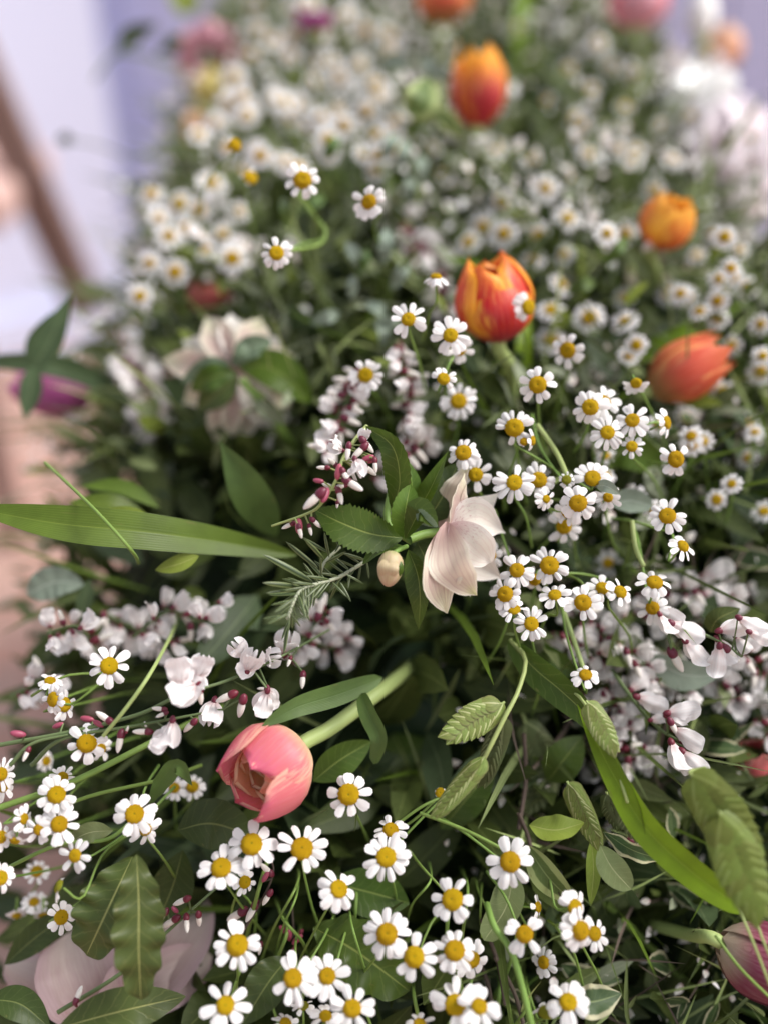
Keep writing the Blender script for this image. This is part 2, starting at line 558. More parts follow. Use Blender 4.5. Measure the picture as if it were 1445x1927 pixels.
part('shaft', mb, M['whitew'], pier, False)
mb = MB()
mb.box(PM @ T(V((-1.5, .14, .06))) @ Matrix.Diagonal((1.51, .16, .06, 1)))
part('plinth', mb, M['whitew'], pier, False)

M['timber'] = surface('brown_timber', lambda nt: mixc(nt, noise(nt, 8, None, 4, (1, 1, 8)), (.20, .12, .10), (.32, .21, .18)), .6, 0, .3, vary=0)
M['cushion'] = surface('pink_cloth', lambda nt: mixc(nt, noise(nt, 30), (.58, .38, .34), (.66, .46, .42)), .9, 0, .1, vary=0)
M['paper'] = surface('white_cloth', (.82, .83, .9), .9, 0, .1, vary=0)


def bar(mb, a, b, wd, th):
    d = b - a
    f = frame(d, FW)
    mb.box(T((a + b) / 2) @ f.to_4x4() @ Matrix.Diagonal((th / 2, wd / 2, d.length / 2, 1)))


chair = thing('chair', 'blurred brown timber chair with pink seat standing left of the flowers', 'chair', T(P(160, 560, 1.75)))
mb = MB()
bar(mb, P(-70, 60, 1.45), P(168, 585, 1.75), .060, .04)
part('frame_rail', mb, M['timber'], chair, False)
mb = MB()
c0 = P(-60, 345, 1.62)
mb.box(T(c0) @ Matrix.Rotation(rad(6), 4, 'Y') @ Matrix.Diagonal((.10, .15, .035, 1)))
bo = part('seat', mb, M['cushion'], chair, False)
bv = bo.modifiers.new('b', 'BEVEL')
bv.width = .02
bv.segments = 3
mb = MB()
bar(mb, P(-120, 345, 1.62), V((P(-150, 345, 1.6).x, P(-150, 345, 1.62).y, 0)), .04, .04)
part('leg', mb, M['timber'], chair, False)

# the mound the flowers are stuck into
PROF = []
for y_, d_ in ((2100, .475), (1927, .49), (1500, .515), (1000, .545), (700, .605), (500, .685), (300, .80), (150, .92), (0, 1.05), (-120, 1.17)):
    q_ = P(722, y_, d_)
    PROF.append((q_.y, q_.z))
PROF = [(.02, .0), (.05, .30), (.12, .48)] + PROF + [(1.42, 1.0), (1.52, .75), (1.56, 0)]


def mound(X, Y):
    zt = interp(PROF, Y)
    hwid = interp([(0, .35), (.4, .285), (.8, .255), (1.4, .25)], Y)
    xc = interp([(.45, .085), (.75, .05)], Y)
    hwid *= interp([(.45, 1), (.75, .93)], Y)
    t = abs(X - xc) / hwid
    return max(0.0, zt - .04 * t ** 2 - .16 * t ** 6 - (max(0, t - 1) * 5))


def mound_n(X, Y):
    e = .004
    return V((mound(X - e, Y) - mound(X + e, Y), mound(X, Y - e) - mound(X, Y + e), 2 * e)).normalized()


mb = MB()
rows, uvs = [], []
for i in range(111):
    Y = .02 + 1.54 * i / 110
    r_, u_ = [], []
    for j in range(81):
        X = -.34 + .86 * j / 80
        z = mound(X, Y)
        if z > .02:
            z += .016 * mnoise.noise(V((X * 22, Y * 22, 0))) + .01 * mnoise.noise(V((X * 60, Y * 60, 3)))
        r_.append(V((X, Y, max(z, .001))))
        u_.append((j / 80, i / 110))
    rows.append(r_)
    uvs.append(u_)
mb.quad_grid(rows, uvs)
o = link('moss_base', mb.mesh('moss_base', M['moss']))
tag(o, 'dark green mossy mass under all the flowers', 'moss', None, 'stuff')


def scatter(n, seed, ymin=.1, ymax=1.4, xmin=-.2, xmax=.36, far=1.0):
    r = random.Random(seed)
    k = 0
    while k < n:
        X = r.uniform(xmin, xmax)
        Y = ymin + (ymax - ymin) * r.random() ** far
        z = mound(X, Y)
        if z < interp(PROF, Y) - .16 or z < .25:
            continue
        k += 1
        yield r, V((X, Y, z)), mound_n(X, Y)


def filler(name, label, mats, n, seed, ln, wd, hgt, cat='foliage', clump=None, **kw):
    mb = MB()
    for r, p, nn in scatter(n, seed, **kw):
        if clump is not None and mnoise.noise(V((p.x * 15, p.y * 11, seed))) < clump:
            continue
        h = r.uniform(*hgt)
        ax = (nn * r.uniform(.3, 1.2) + V((r.uniform(-1, 1), r.uniform(-1, 1), r.uniform(-.6, .8)))).normalized()
        L = r.uniform(*ln)
        b = p + nn * h
        bend = V((r.uniform(-1, 1), r.uniform(-1, 1), r.uniform(-1, .2))) * L * .3
        f = V((r.uniform(-.6, .6), r.uniform(-1, .2), r.uniform(.2, 1)))
        mb.leaf([b, b + ax * L * .5 + bend * .3, b + ax * L + bend], L * r.uniform(*wd), f, ns=5, nu=2, fold=.3, mi=r.randrange(len(mats)))
    o = link(name, mb.mesh(name, mats))
    return tag(o, label, cat, None, 'stuff')


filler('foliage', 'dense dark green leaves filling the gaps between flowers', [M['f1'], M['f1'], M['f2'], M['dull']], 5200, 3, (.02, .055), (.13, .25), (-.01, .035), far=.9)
filler('haze_leaves', 'soft blurred green and grey leaves, paled like haze, among the far flowers', [M['f3'], M['f3'], M['f4'], M['f3'], M['lime']], 4000, 5, (.012, .034), (.10, .2), (.0, .06), ymin=.48)  # far leaves coloured paler to imitate haze
filler('grass', 'thin green blades and stalks between the flowers', [M['blade'], M['f2'], M['f3']], 1100, 9, (.05, .11), (.012, .028), (-.01, .03), cat='grass')
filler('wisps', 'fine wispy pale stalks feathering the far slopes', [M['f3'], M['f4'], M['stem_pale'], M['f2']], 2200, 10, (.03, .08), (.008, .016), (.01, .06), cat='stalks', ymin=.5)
filler('thin_stalks', 'fine tangled stalks in the lower right shade', [M['f3'], M['stem_pale'], M['f2'], M['wood']], 900, 19, (.03, .08), (.008, .016), (.0, .05), cat='stalks', xmin=.05, xmax=.3, ymin=.12, ymax=.5)
filler('leaf_edge', 'small grey green and cream leaves along the lower right of the bank', [M['f2'], M['var'], M['f3'], M['f4']], 1100, 15, (.010, .026), (.14, .24), (.0, .05), xmin=.06, xmax=.3, ymin=.15, ymax=.5)
filler('blossom', 'countless tiny cream white blossoms blurred over the far flowers', [M['bloom'], M['bloom'], M['bud'], M['creamw'], M['f4']], 7600, 12, (.004, .010), (.25, .45), (.02, .085), cat='blossom', clump=-.02, ymin=.58, ymax=1.38)  # cream blossoms, which also lighten the far slope in place of haze
filler('haze_fleck', 'pale flecks of blossom and leaf added as haze down the right slope', [M['bloom'], M['f4'], M['f3'], M['bud']], 2200, 27, (.004, .011), (.2, .4), (.0, .055), cat='blossom', clump=.08, xmin=.09, xmax=.34, ymin=.4, ymax=.68)  # flecks added to brighten this slope like haze
filler('fallen_petal', 'tiny cream flecks of buds scattered in the lower right foliage', [M['bud'], M['bloom']], 700, 22, (.003, .007), (.25, .45), (.01, .05), cat='buds', xmin=.03, xmax=.3, ymin=.14, ymax=.52)

# ------------------------------------------------------------------ chamomile daisies
PET = []
for k in range(5):
    mb = MB()
    rr = random.Random(40 + k)
    ns, nu = 7, 4
    rows, uvs = [], []
    arch = rr.uniform(.02, .10)
    skew = rr.uniform(-.06, .06)
    for i in range(ns + 1):
        t = i / ns
        wv = (.42 + .58 * math.sin(math.pi / 2 * min(1, t / .62))) if t < .7 else 1.0
        if t > .78:
            wv *= math.sqrt(max(0.05, 1 - ((t - .78) / .235) ** 2))
        r_, u_ = [], []
        for j in range(nu + 1):
            u = -1 + 2 * j / nu
            x = t - (.035 * (1 if abs(u) < .1 else 0) if i == ns else 0)
            z = arch * math.sin(math.pi * t * .9) - .10 * t * t - .10 * u * u * wv + .025 * math.cos(u * 2 * math.pi) * wv
            r_.append(V((x, u * wv + skew * t, z)))
            u_.append(((u + 1) / 2, t))
        rows.append(r_)
        uvs.append(u_)
    mb.quad_grid(rows, uvs)
    PET.append(mb.mesh('petal', M['white']))


def disc_mesh(name, mat, h):
    mb = MB()
    rr = random.Random(int(h * 1000))
    rows, uvs = [], []
    nr, ns = 11, 26
    for i in range(nr + 1):
        t = i / nr
        a = t * rad(104)
        r_, u_ = [], []
        for j in range(ns):
            ph = 2 * math.pi * (j + .5 * (i % 2)) / ns
            k = 1 + (.045 * (-1) ** (i + j) if 1 < i < nr else 0) + rr.uniform(-.02, .02)
            x = max(math.sin(a), .001) * k
            z = h * math.cos(a) * k - .16 * math.exp(-(t / .17) ** 2)
            r_.append(V((x * math.cos(ph), x * math.sin(ph), z)))
            u_.append((j / ns, t))
        rows.append(r_)
        uvs.append(u_)
    mb.quad_grid(rows, uvs, True)
    return mb.mesh(name, mat)


DISC = [disc_mesh('disc', M['disc'], h) for h in (.52, .6, .7)]
DISCG = disc_mesh('disc', M['disc_green'], .7)
mb = MB()
rows, uvs = [], []
for i in range(5):
    a = i / 4 * math.pi / 2
    rows.append([V((max(.06, math.sin(a)) * math.cos(j * math.pi / 5), max(.06, math.sin(a)) * math.sin(j * math.pi / 5), -.55 * math.cos(a) - .02)) for j in range(10)])
    uvs.append([(0, 0)] * 10)
mb.quad_grid(rows, uvs, True)
CAL = mb.mesh('calyx', M['stem'])
COROLLA = []
for k in range(4):
    rr = random.Random(70 + k)
    mb = MB()
    n = rr.choice((10, 11, 12, 13))
    for i in range(n):
        ph = 2 * math.pi * (i + rr.uniform(-.2, .2)) / n
        Mx = Matrix.Rotation(ph, 4, 'Z') @ T(V((.34, 0, 0))) @ Matrix.Rotation(rr.uniform(-.1, .3), 4, 'Y') @ Matrix.Diagonal((rr.uniform(.58, .68), rr.uniform(.15, .19), .5, 1))
        src = PET[i % 5]
        o0 = len(mb.v)
        mb.v.extend(Mx @ v.co for v in src.vertices)
        ul = src.uv_layers[0].data
        for p in src.polygons:
            mb.f.append(tuple(o0 + q for q in p.vertices))
            mb.uv.append(tuple(tuple(ul[l].uv) for l in p.loop_indices))
            mb.m.append(0)
    COROLLA.append(mb.mesh('corolla', M['white']))

DG = 'white daisies among the flowers'


def LRF(x, y):
    q = random.Random(int(x * 7 + y))
    return (x + q.uniform(90, 230), y - q.uniform(-10, 75), .54)


def daisy(x, y, D, ang=90, amt=12, d=None, label='', n=None, arc=None, droop=0.1, root=None, blur=False, disc=None, seed=None, rd=.43, stem=True):
    r = random.Random(seed if seed is not None else int(x * 31 + y * 17))
    d = DF(y) if d is None else d
    p = P(x, y, d)
    R = D / 2 * d / FPX
    amt = abs(amt + r.uniform(-6, 10))
    N0 = (CAM - p).normalized()
    nrm = (N0 * math.cos(rad(amt)) + (RT * math.cos(rad(ang)) + UP * math.sin(rad(ang))) * math.sin(rad(amt))).normalized()
    f = frame(nrm, RT)
    M4 = T(p) @ f.to_4x4() @ Matrix.Scale(R, 4)
    t = thing('chamomile_flower', label, 'daisy', M4, DG)
    rd *= r.uniform(.88, 1.10)
    droop += r.uniform(-.12, .22)
    lf = r.uniform(.92, 1.08)
    gone = r.uniform(0, .10)
    dm = DISCG if disc == 'g' else DISC[r.randrange(3)]
    o = link('disc', dm, t, M4 @ Matrix.Diagonal((rd, rd * r.uniform(.92, 1.05), rd * r.uniform(.75, 1.25), 1)) @ Matrix.Rotation(r.uniform(0, 6), 4, 'Z'))
    link('calyx', CAL, t, M4 @ Matrix.Scale(rd * .8, 4))
    if blur:
        link('corolla', COROLLA[r.randrange(4)], t, M4 @ Matrix.Rotation(r.uniform(0, 6), 4, 'Z'))
    else:
        n = n or r.choice((10, 11, 11, 12, 13))
        off = r.uniform(0, 6)
        for i in range(n):
            ph = off + 2 * math.pi * (i + r.uniform(-.33, .33)) / n
            if not arc and n > 9 and r.random() < gone:
                continue
            if arc:
                ph = rad(arc[0] + (arc[1] - arc[0]) * (i + .5 + r.uniform(-.2, .2)) / n)
            dr = droop + r.uniform(-.22, .30)
            L = (r.uniform(.56, .75) + .43 - rd) * lf
            wd = min(.22, 2.25 / n) * r.uniform(.78, 1.12)
            Mx = M4 @ Matrix.Rotation(ph, 4, 'Z') @ T(V((rd * .82, 0, .0 + .03 * (i % 2)))) @ Matrix.Rotation(dr, 4, 'Y') @ Matrix.Rotation(r.uniform(-.45, .45), 4, 'X') @ Matrix.Diagonal((L, wd, r.uniform(.3, 1.2), 1))
            link('petal', PET[r.randrange(5)], t, Mx)
    if stem:
        if root == 'LR':
            root = LRF(x, y)
        if root is None:
            root = (x + r.uniform(-70, 70), y + r.uniform(90, 190), d + r.uniform(.05, .08))
        q = P(*root)
        a = p - nrm * R * .3
        L = (q - a).length
        mb = MB()
        pts = catmull([a, a - nrm * min(R * 1.3, L * .3) + V((0, 0, -R * .3)), a.lerp(q, .55) + V((r.uniform(-1, 1), r.uniform(-1, 1), r.uniform(-1, 1))) * L * .06, q], 12)
        mb.tube(pts, [.00048 + .00022 * i / 11 for i in range(12)], 5)
        part('stem', mb, M['stem'], t)
    return t


B = dict(blur=True)
# x, y, diameter (px), tilt direction, tilt, label, options
LR = 'LR'
DAISIES = [
    # lower left spray
    (206, 1253, 80, 60, 10, 'white daisy highest in the lower left, green stem joining from its left', dict(n=11, root=(60, 1310, .44))),
    (95, 1281, 52, 90, 52, 'half hidden daisy facing up at the top of a trio at the left', dict(d=.432, root=LR)),
    (101, 1316, 60, 180, 45, 'left daisy of an overlapping pair under the high lower left daisy', dict(root=LR)),
    (121, 1326, 62, 10, 42, 'right daisy of an overlapping pair with a stem crossing its disc', dict(d=.428, root=LR)),
    (164, 1399, 80, 90, 6, 'eight petalled daisy in front of the broom stem with maroon buds', dict(n=8, root=LR)),
    (191, 1409, 52, 0, 30, 'blurred daisy peeping out right behind the eight petalled one', dict(d=.445, root=LR)),
    (88, 1432, 40, 0, 40, 'small blurred daisy low behind the broom stem at the left', dict(d=.47, root=LR)),
    (2, 1457, 66, 0, 35, 'daisy cut by the left edge above its twin', dict(root=LR)),
    (6, 1480, 60, 0, 45, 'daisy cut by the left edge just under its twin', dict(d=.425, root=LR)),
    (107, 1496, 76, 100, 12, 'daisy with broad petals at the top of a chain of three', dict(n=10, root=LR)),
    (119, 1462, 48, 60, 35, 'daisy hidden behind the topmost of the chain of three', dict(d=.428, root=LR)),
    (112, 1551, 76, 90, 14, 'middle daisy of a chain of three at the lower left', dict(n=11, root=LR)),
    (46, 1541, 54, 0, 60, 'narrow daisy turned right, between edge and chain of three', dict(n=9, root=LR)),
    (75, 1561, 56, 270, 10, 'greenish centred small daisy left of the middle chain daisy', dict(n=9, disc=None, root=LR)),
    (29, 1581, 48, 250, 50, 'tiny ragged daisy with thin petals near the left edge', dict(n=8, root=LR)),
    (3, 1575, 58, 0, 40, 'daisy cut by the left edge beside the tiny ragged one', dict(root=LR)),
    (142, 1610, 66, 190, 30, 'lowest daisy of the chain of three with long lower petals', dict(n=8, root=(330, 1480, .45))),
    (112, 1668, 58, 160, 62, 'daisy seen from its side with petals hanging left', dict(disc='g', n=6, arc=(90, 300), root=(260, 1560, .45))),
    (116, 1726, 64, 0, 30, 'blurred daisy above the mauve hellebore petals', dict(d=.435, root=(240, 1640, .47))),
    (70, 1640, 50, 90, 30, 'brownish blurred daisy above the faded trio', dict(d=.47, **B)),
    (65, 1697, 50, 90, 40, 'faded blurred daisy among buds at the lower left', dict(d=.47, **B)),
    (32, 1722, 42, 270, 45, 'faded blurred daisy nodding down left of another', dict(d=.47, **B)),
    (82, 1722, 42, 270, 45, 'faded blurred daisy nodding down over the hellebore', dict(d=.465, **B)),
    (2, 1652, 60, 0, 30, 'daisy cut by the left edge below the others there', dict(root=LR)),
    (254, 1532, 82, 110, 8, 'daisy above the two hanging wavy leaves', dict(n=10, root=(300, 1440, .45))),
    (274, 1561, 64, 320, 30, 'daisy tucked under the one above the wavy leaves', dict(d=.42, root=(330, 1650, .45))),
    (329, 1483, 52, 90, 20, 'left of two blurred daisies under a curled leaf', dict(d=.46, **B)),
    (363, 1481, 54, 90, 20, 'right of two blurred daisies under a curled leaf', dict(d=.462, **B)),
    # foreground below the pink tulip
    (656, 1495, 88, 90, 4, 'nine petalled daisy right beside the pink tulip', dict(n=9, root=(700, 1600, .5))),
    (474, 1589, 94, 80, 12, 'large daisy straight below the pink tulip', dict(n=9, droop=.2, root=(440, 1790, .47))),
    (417, 1633, 88, 110, 10, 'daisy overlapping the large one below the pink tulip', dict(n=10, root=(500, 1760, .47))),
    (569, 1597, 92, 90, 10, 'daisy with bunched ragged petals below the pink tulip', dict(n=12, root=(635, 1840, .47))),
    (461, 1660, 52, 0, 30, 'small greenish daisy peeping out beneath two larger ones', dict(d=.425, n=9, root=(480, 1760, .46))),
    (638, 1673, 82, 50, 22, 'daisy with spread petals and a long thin stem going down left', dict(n=9, root=(555, 1830, .46))),
    (735, 1562, 68, 90, 30, 'daisy peeping up behind a bigger one right of the tulip', dict(d=.424, root=(850, 1490, .45))),
    (727, 1613, 94, 95, 8, 'full daisy in front of the one peeping up', dict(n=12, root=(740, 1800, .48))),
    (447, 1779, 94, 90, 8, 'big daisy with layered petals alone over a dark stem', dict(n=12, root=(420, 1930, .46))),
    (728, 1758, 98, 90, 6, 'largest daisy with the widest yellow disc', dict(n=13, root=(640, 1927, .47))),
    (552, 1841, 90, 90, 8, 'left daisy of a touching pair near the bottom edge', dict(n=11, root=(630, 1720, .45))),
    (616, 1837, 82, 120, 14, 'right daisy of a touching pair near the bottom edge', dict(n=10, d=.404, root=(660, 1720, .45))),
    (663, 1898, 88, 70, 10, 'daisy below the touching pair at the bottom', dict(n=9, root=(600, 2000, .46))),
    (425, 1892, 88, 90, 10, 'daisy at the bottom left of the foreground group', dict(n=8, root=(470, 1790, .45))),
    (613, 1912, 62, 90, 50, 'upturned half open daisy squeezed under the touching pair', dict(d=.408, n=10, root=(600, 2030, .46))),
    (571, 1893, 46, 90, 60, 'small unopened greenish daisy under the touching pair', dict(d=.42, n=7, disc='g')),
    (538, 1926, 52, 60, 50, 'small daisy cut by the bottom edge', dict(d=.412)),
    (959, 1622, 94, 90, 6, 'daisy in front of a pale green leaf, two long stems above', dict(n=10, root=(830, 1540, .45))),
    (851, 1693, 88, 150, 16, 'daisy leaning left above the overlapping trio', dict(n=10, root=(770, 1600, .45))),
    (779, 1801, 88, 90, 8, 'daisy with eight broad petals right of the largest one', dict(n=8, root=(860, 1690, .45))),
    (855, 1789, 86, 90, 10, 'daisy overlapping another just right of the broad petalled one', dict(n=11, root=(840, 1960, .46))),
    (887, 1806, 74, 330, 25, 'daisy mostly hidden behind its overlapping neighbour', dict(d=.414, n=9, root=(900, 1960, .46))),
    (986, 1758, 86, 90, 10, 'daisy on a stem running up left to the pale leaf', dict(n=11, droop=.25, root=(915, 1640, .44))),
    (1011, 1707, 48, 0, 62, 'narrow daisy seen sideways above another', dict(d=.425, n=7, root=(1000, 1800, .47))),
    (1022, 1811, 56, 180, 25, 'soft focus small daisy right under a sharper one', dict(d=.438, n=11)),
    (856, 1891, 94, 110, 8, 'left of two overlapping daisies at the bottom edge', dict(n=10)),
    (901, 1894, 80, 60, 14, 'right of two overlapping daisies at the bottom edge', dict(d=.39, n=9)),
    (1081, 1708, 74, 350, 38, 'turned daisy above the flattened pair at the right', dict(n=8, root=(1000, 1600, .44))),
    (1090, 1751, 82, 340, 30, 'front daisy of the flattened pair at the right', dict(n=11, d=.398)),
    (1118, 1757, 64, 0, 30, 'rear daisy of the flattened pair at the right', dict(d=.41, n=10)),
    (1068, 1886, 86, 80, 14, 'daisy with two raised thin petals near a cream edged leaf', dict(n=10, root=(960, 1960, .45))),
    (1027, 1906, 66, 90, 70, 'daisy seen from below with a green underside', dict(d=.405, n=6, disc='g', arc=(20, 160))),
    (789, 1927, 62, 90, 55, 'petal tips of a daisy just showing at the bottom edge', dict(d=.402)),
    # middle group
    (820, 521, 54, 90, 66, 'daisy seen edge on beside the red and yellow tulip', dict(n=8, droop=.5, root=(795, 640, .49), arc=(180, 360))),
    (768, 601, 70, 100, 12, 'daisy left of the red and yellow tulip under the edge on one', dict(n=10, root=(800, 740, .5))),
    (847, 631, 72, 90, 10, 'upper daisy of a pair below left of the red and yellow tulip', dict(n=11, root=(840, 780, .5))),
    (865, 659, 56, 330, 25, 'lower daisy of a pair below left of the red and yellow tulip', dict(d=.462, n=9, root=(830, 780, .5))),
    (834, 713, 54, 60, 20, 'small daisy with only upper petals under the pair by the tulip', dict(n=6, arc=(-60, 170), root=(865, 660, .47))),
    (862, 755, 74, 90, 6, 'rather soft daisy with many petals below the small one', dict(d=.475, n=14)),
    (993, 578, 62, 0, 30, 'daisy overlapping the right side of the red and yellow tulip', dict(d=.475, n=6, arc=(90, 270), root=(985, 680, .52))),
    (1011, 724, 72, 90, 10, 'lone daisy between the tulip stem and the coral tulip', dict(n=9, root=(1030, 860, .5))),
    (1067, 659, 70, 200, 14, 'daisy with a blurred twin behind, right of the tulip stem', dict(d=.468, n=10)),
    (967, 805, 78, 95, 8, 'big disced daisy with a bud at its lower right', dict(n=13, root=(990, 950, .49))),
    (1001, 829, 46, 0, 60, 'narrow sideways daisy beside the big disced one', dict(n=8, root=(1060, 900, .46))),
    (985, 831, 20, 0, 20, 'tiny yellow bud between the big disced daisy and a narrow one', dict(n=5, rd=.8)),
    (871, 852, 66, 100, 12, 'daisy right above the tall greenish hellebore petal', dict(n=11, root=(850, 960, .47))),
    (894, 893, 66, 330, 14, 'daisy half behind the hellebore petal tip', dict(d=.447, n=10, root=(920, 980, .48))),
    (967, 908, 76, 90, 6, 'leftmost daisy in a row of three under the big disced one', dict(n=12, root=(1000, 1030, .47))),
    (1013, 903, 70, 60, 14, 'second daisy in the row of three, overlapped by its neighbour', dict(n=11, d=.444, root=(1050, 1020, .47))),
    (1065, 903, 32, 90, 10, 'green bud with barely opened petals in the row of daisies', dict(n=10, rd=.6, disc='g', root=(1000, 780, .48))),
    (1027, 939, 44, 0, 30, 'little half open daisy under the row of three', dict(n=10, root=(1080, 980, .46))),
    (1114, 900, 74, 80, 14, 'daisy at the right end of the row with petals pointing up', dict(n=8, arc=(-30, 190), root=(1060, 900, .46))),
    (1087, 947, 78, 90, 8, 'front daisy of a stacked group right of the half open one', dict(n=11, d=.428, root=(1040, 940, .46))),
    (1067, 964, 54, 200, 20, 'daisy wedged behind the front one of the stacked group', dict(n=9, d=.44)),
    (1060, 991, 70, 270, 10, 'lowest softer daisy of the stacked group', dict(n=11, d=.455)),
    (1143, 936, 50, 20, 14, 'small daisy beneath a grey green leaf tip', dict(n=9, d=.44)),
    (1110, 766, 74, 120, 10, 'front daisy of a pair left of the coral tulip base', dict(n=11, root=(1080, 850, .48))),
    (1134, 757, 70, 60, 20, 'rear daisy of a pair left of the coral tulip base', dict(n=9, d=.452)),
    (1142, 814, 70, 60, 10, 'daisy below the pair, touching two others', dict(n=12, root=(1130, 880, .47))),
    (1189, 791, 66, 80, 12, 'daisy with pointed petals below the coral tulip', dict(n=10, root=(1250, 800, .47))),
    (1188, 840, 48, 80, 8, 'small daisy under the one with pointed petals', dict(n=11, d=.442)),
    (1196, 721, 54, 280, 30, 'daisy just left of the coral tulip, petals only below', dict(n=8, arc=(190, 360), d=.452)),
    (1254, 795, 60, 10, 52, 'narrow turned daisy below the coral tulip', dict(n=9, root=(1190, 800, .46))),
    (1271, 864, 66, 0, 14, 'daisy below the narrow turned one at the right', dict(n=10, root=(1220, 870, .48))),
    (1255, 971, 72, 90, 10, 'daisy on a stem coming from its left at the right side', dict(n=11, root=(1150, 975, .48))),
    (1284, 1028, 60, 40, 38, 'tilted daisy with thin petals below another at the right', dict(n=9, root=(1250, 990, .46))),
    (972, 1073, 72, 100, 12, 'daisy just right of the hellebore lower petals', dict(n=11, root=(930, 960, .47))),
    (1033, 1064, 74, 60, 12, 'many petalled daisy topmost of the central cluster', dict(n=13, root=(1140, 1090, .46))),
    (1005, 1091, 50, 250, 20, 'daisy hidden between two others in the central cluster', dict(d=.448, n=9)),
    (922, 1045, 62, 350, 22, 'daisy half hidden by the hellebore petals', dict(d=.452, n=9)),
    (950, 1118, 66, 150, 12, 'leftmost daisy of the central cluster below the hellebore', dict(n=11)),
    (1043, 1120, 62, 100, 34, 'flat upturned daisy in the middle of the central cluster', dict(n=11, root=(1015, 1190, .46))),
    (1096, 1134, 72, 90, 14, 'daisy with a broad disc at the lower right of the cluster', dict(n=8, root=(1130, 1300, .5))),
    (1132, 1107, 58, 60, 30, 'daisy leaning up between the broad disced one and another', dict(n=8, d=.44, root=(1060, 1080, .46))),
    (1166, 1114, 56, 40, 36, 'daisy turned right, end of the line of cluster daisies', dict(n=8)),
    (966, 1147, 60, 95, 55, 'flattened upturned daisy low in the central cluster', dict(n=11)),
    (999, 1174, 68, 90, 8, 'lowest daisy of the central cluster over dark leaves', dict(n=12)),
    (1143, 1060, 54, 90, 10, 'blurred daisy above the central cluster right end', dict(d=.51, **B)),
    (1231, 1096, 70, 70, 26, 'upper daisy of two above the white broom blossoms', dict(n=8, root=(1190, 985, .48))),
    (1227, 1144, 66, 250, 10, 'lower daisy of two touching the white broom blossoms', dict(n=10, d=.442)),
    (1101, 1270, 58, 90, 40, 'lone daisy tilted up beside the long green blade', dict(n=9, droop=.3, root=(1055, 1130, .46))),
    (688, 706, 68, 90, 8, 'lone daisy above the pink budded broom sprig', dict(d=.47, n=13)),
    (570, 339, 74, 90, 10, 'sharp daisy above two others at the upper left', dict(n=9, root=(605, 450, .53))),
    (695, 380, 68, 150, 24, 'sharp daisy at the upper centre with petals swept left', dict(n=10, root=(720, 480, .55))),
    (521, 476, 68, 90, 6, 'sharp daisy on a stem looping to the right, lowest of three', dict(n=12, root=(605, 452, .53))),
    (443, 273, 44, 60, 30, 'yellow disc with one remaining petal at the upper left', dict(n=1, rd=.62, arc=(100, 140), d=.5)),
    (472, 334, 40, 60, 30, 'bare yellow disc with hardly a petal left', dict(n=3, rd=.68, arc=(60, 300), d=.52)),
    (828, 1492, 22, 90, 10, 'tiny unopened yellow bud on a stem in the dark centre', dict(n=7, rd=.8, d=.435, root=(740, 1570, .44))),
]
for q in DAISIES:
    daisy(*q[:5], label=q[5], **q[6])

MARKS = [('the hot pink flower', 592, 62), ('the mauve flower', 392, 105), ('the yellow blossom', 420, 185), ('the flame topped tulip', 893, 170), ('the scarlet tulip at the top edge', 832, 15), ('the round orange tulip', 1228, 412), ('the one petalled yellow disc', 443, 272), ('the sharp upper left daisy', 570, 339), ('the round variegated leaf', 790, 185), ('the pink tulip at the top edge', 1195, 20), ('the faded apricot flower', 1275, 240), ('the upright green blade', 975, 80), ('the sharp upper centre daisy', 695, 380), ('the edge on daisy', 820, 521), ('the red and yellow tulip', 928, 562), ('the white daylight spot', 1300, 185)]
DIRS = ['right of', 'up right of', 'above', 'up left of', 'left of', 'down left of', 'below', 'down right of']
NTH = ['nearest', 'second', 'third', 'fourth', 'fifth', 'sixth', 'seventh', 'eighth', 'ninth', 'tenth', 'eleventh', 'twelfth', 'thirteenth', 'fourteenth', 'fifteenth', 'sixteenth', 'seventeenth', 'eighteenth', 'nineteenth', 'twentieth']


def landmark_labels(pts, noun):
    """a label for each point from the landmark nearest to it and its rank on that side"""
    box = {}
    for k, (x, y) in enumerate(pts):
        nm, mx, my = min(MARKS, key=lambda m: (m[1] - x) ** 2 + (m[2] - y) ** 2)
        a = math.degrees(math.atan2(my - y, x - mx)) % 360
        box.setdefault((nm, DIRS[int((a + 22.5) // 45) % 8]), []).append((math.hypot(x - mx, y - my), k))
    out = {}
    for (nm, dr), ls in box.items():
        for i, (_, k) in enumerate(sorted(ls)):
            out[k] = '%s just %s %s' % (noun, dr, nm) if len(ls) == 1 else '%s %s %s, %s on that side' % (noun, dr, nm, NTH[i])
    return out


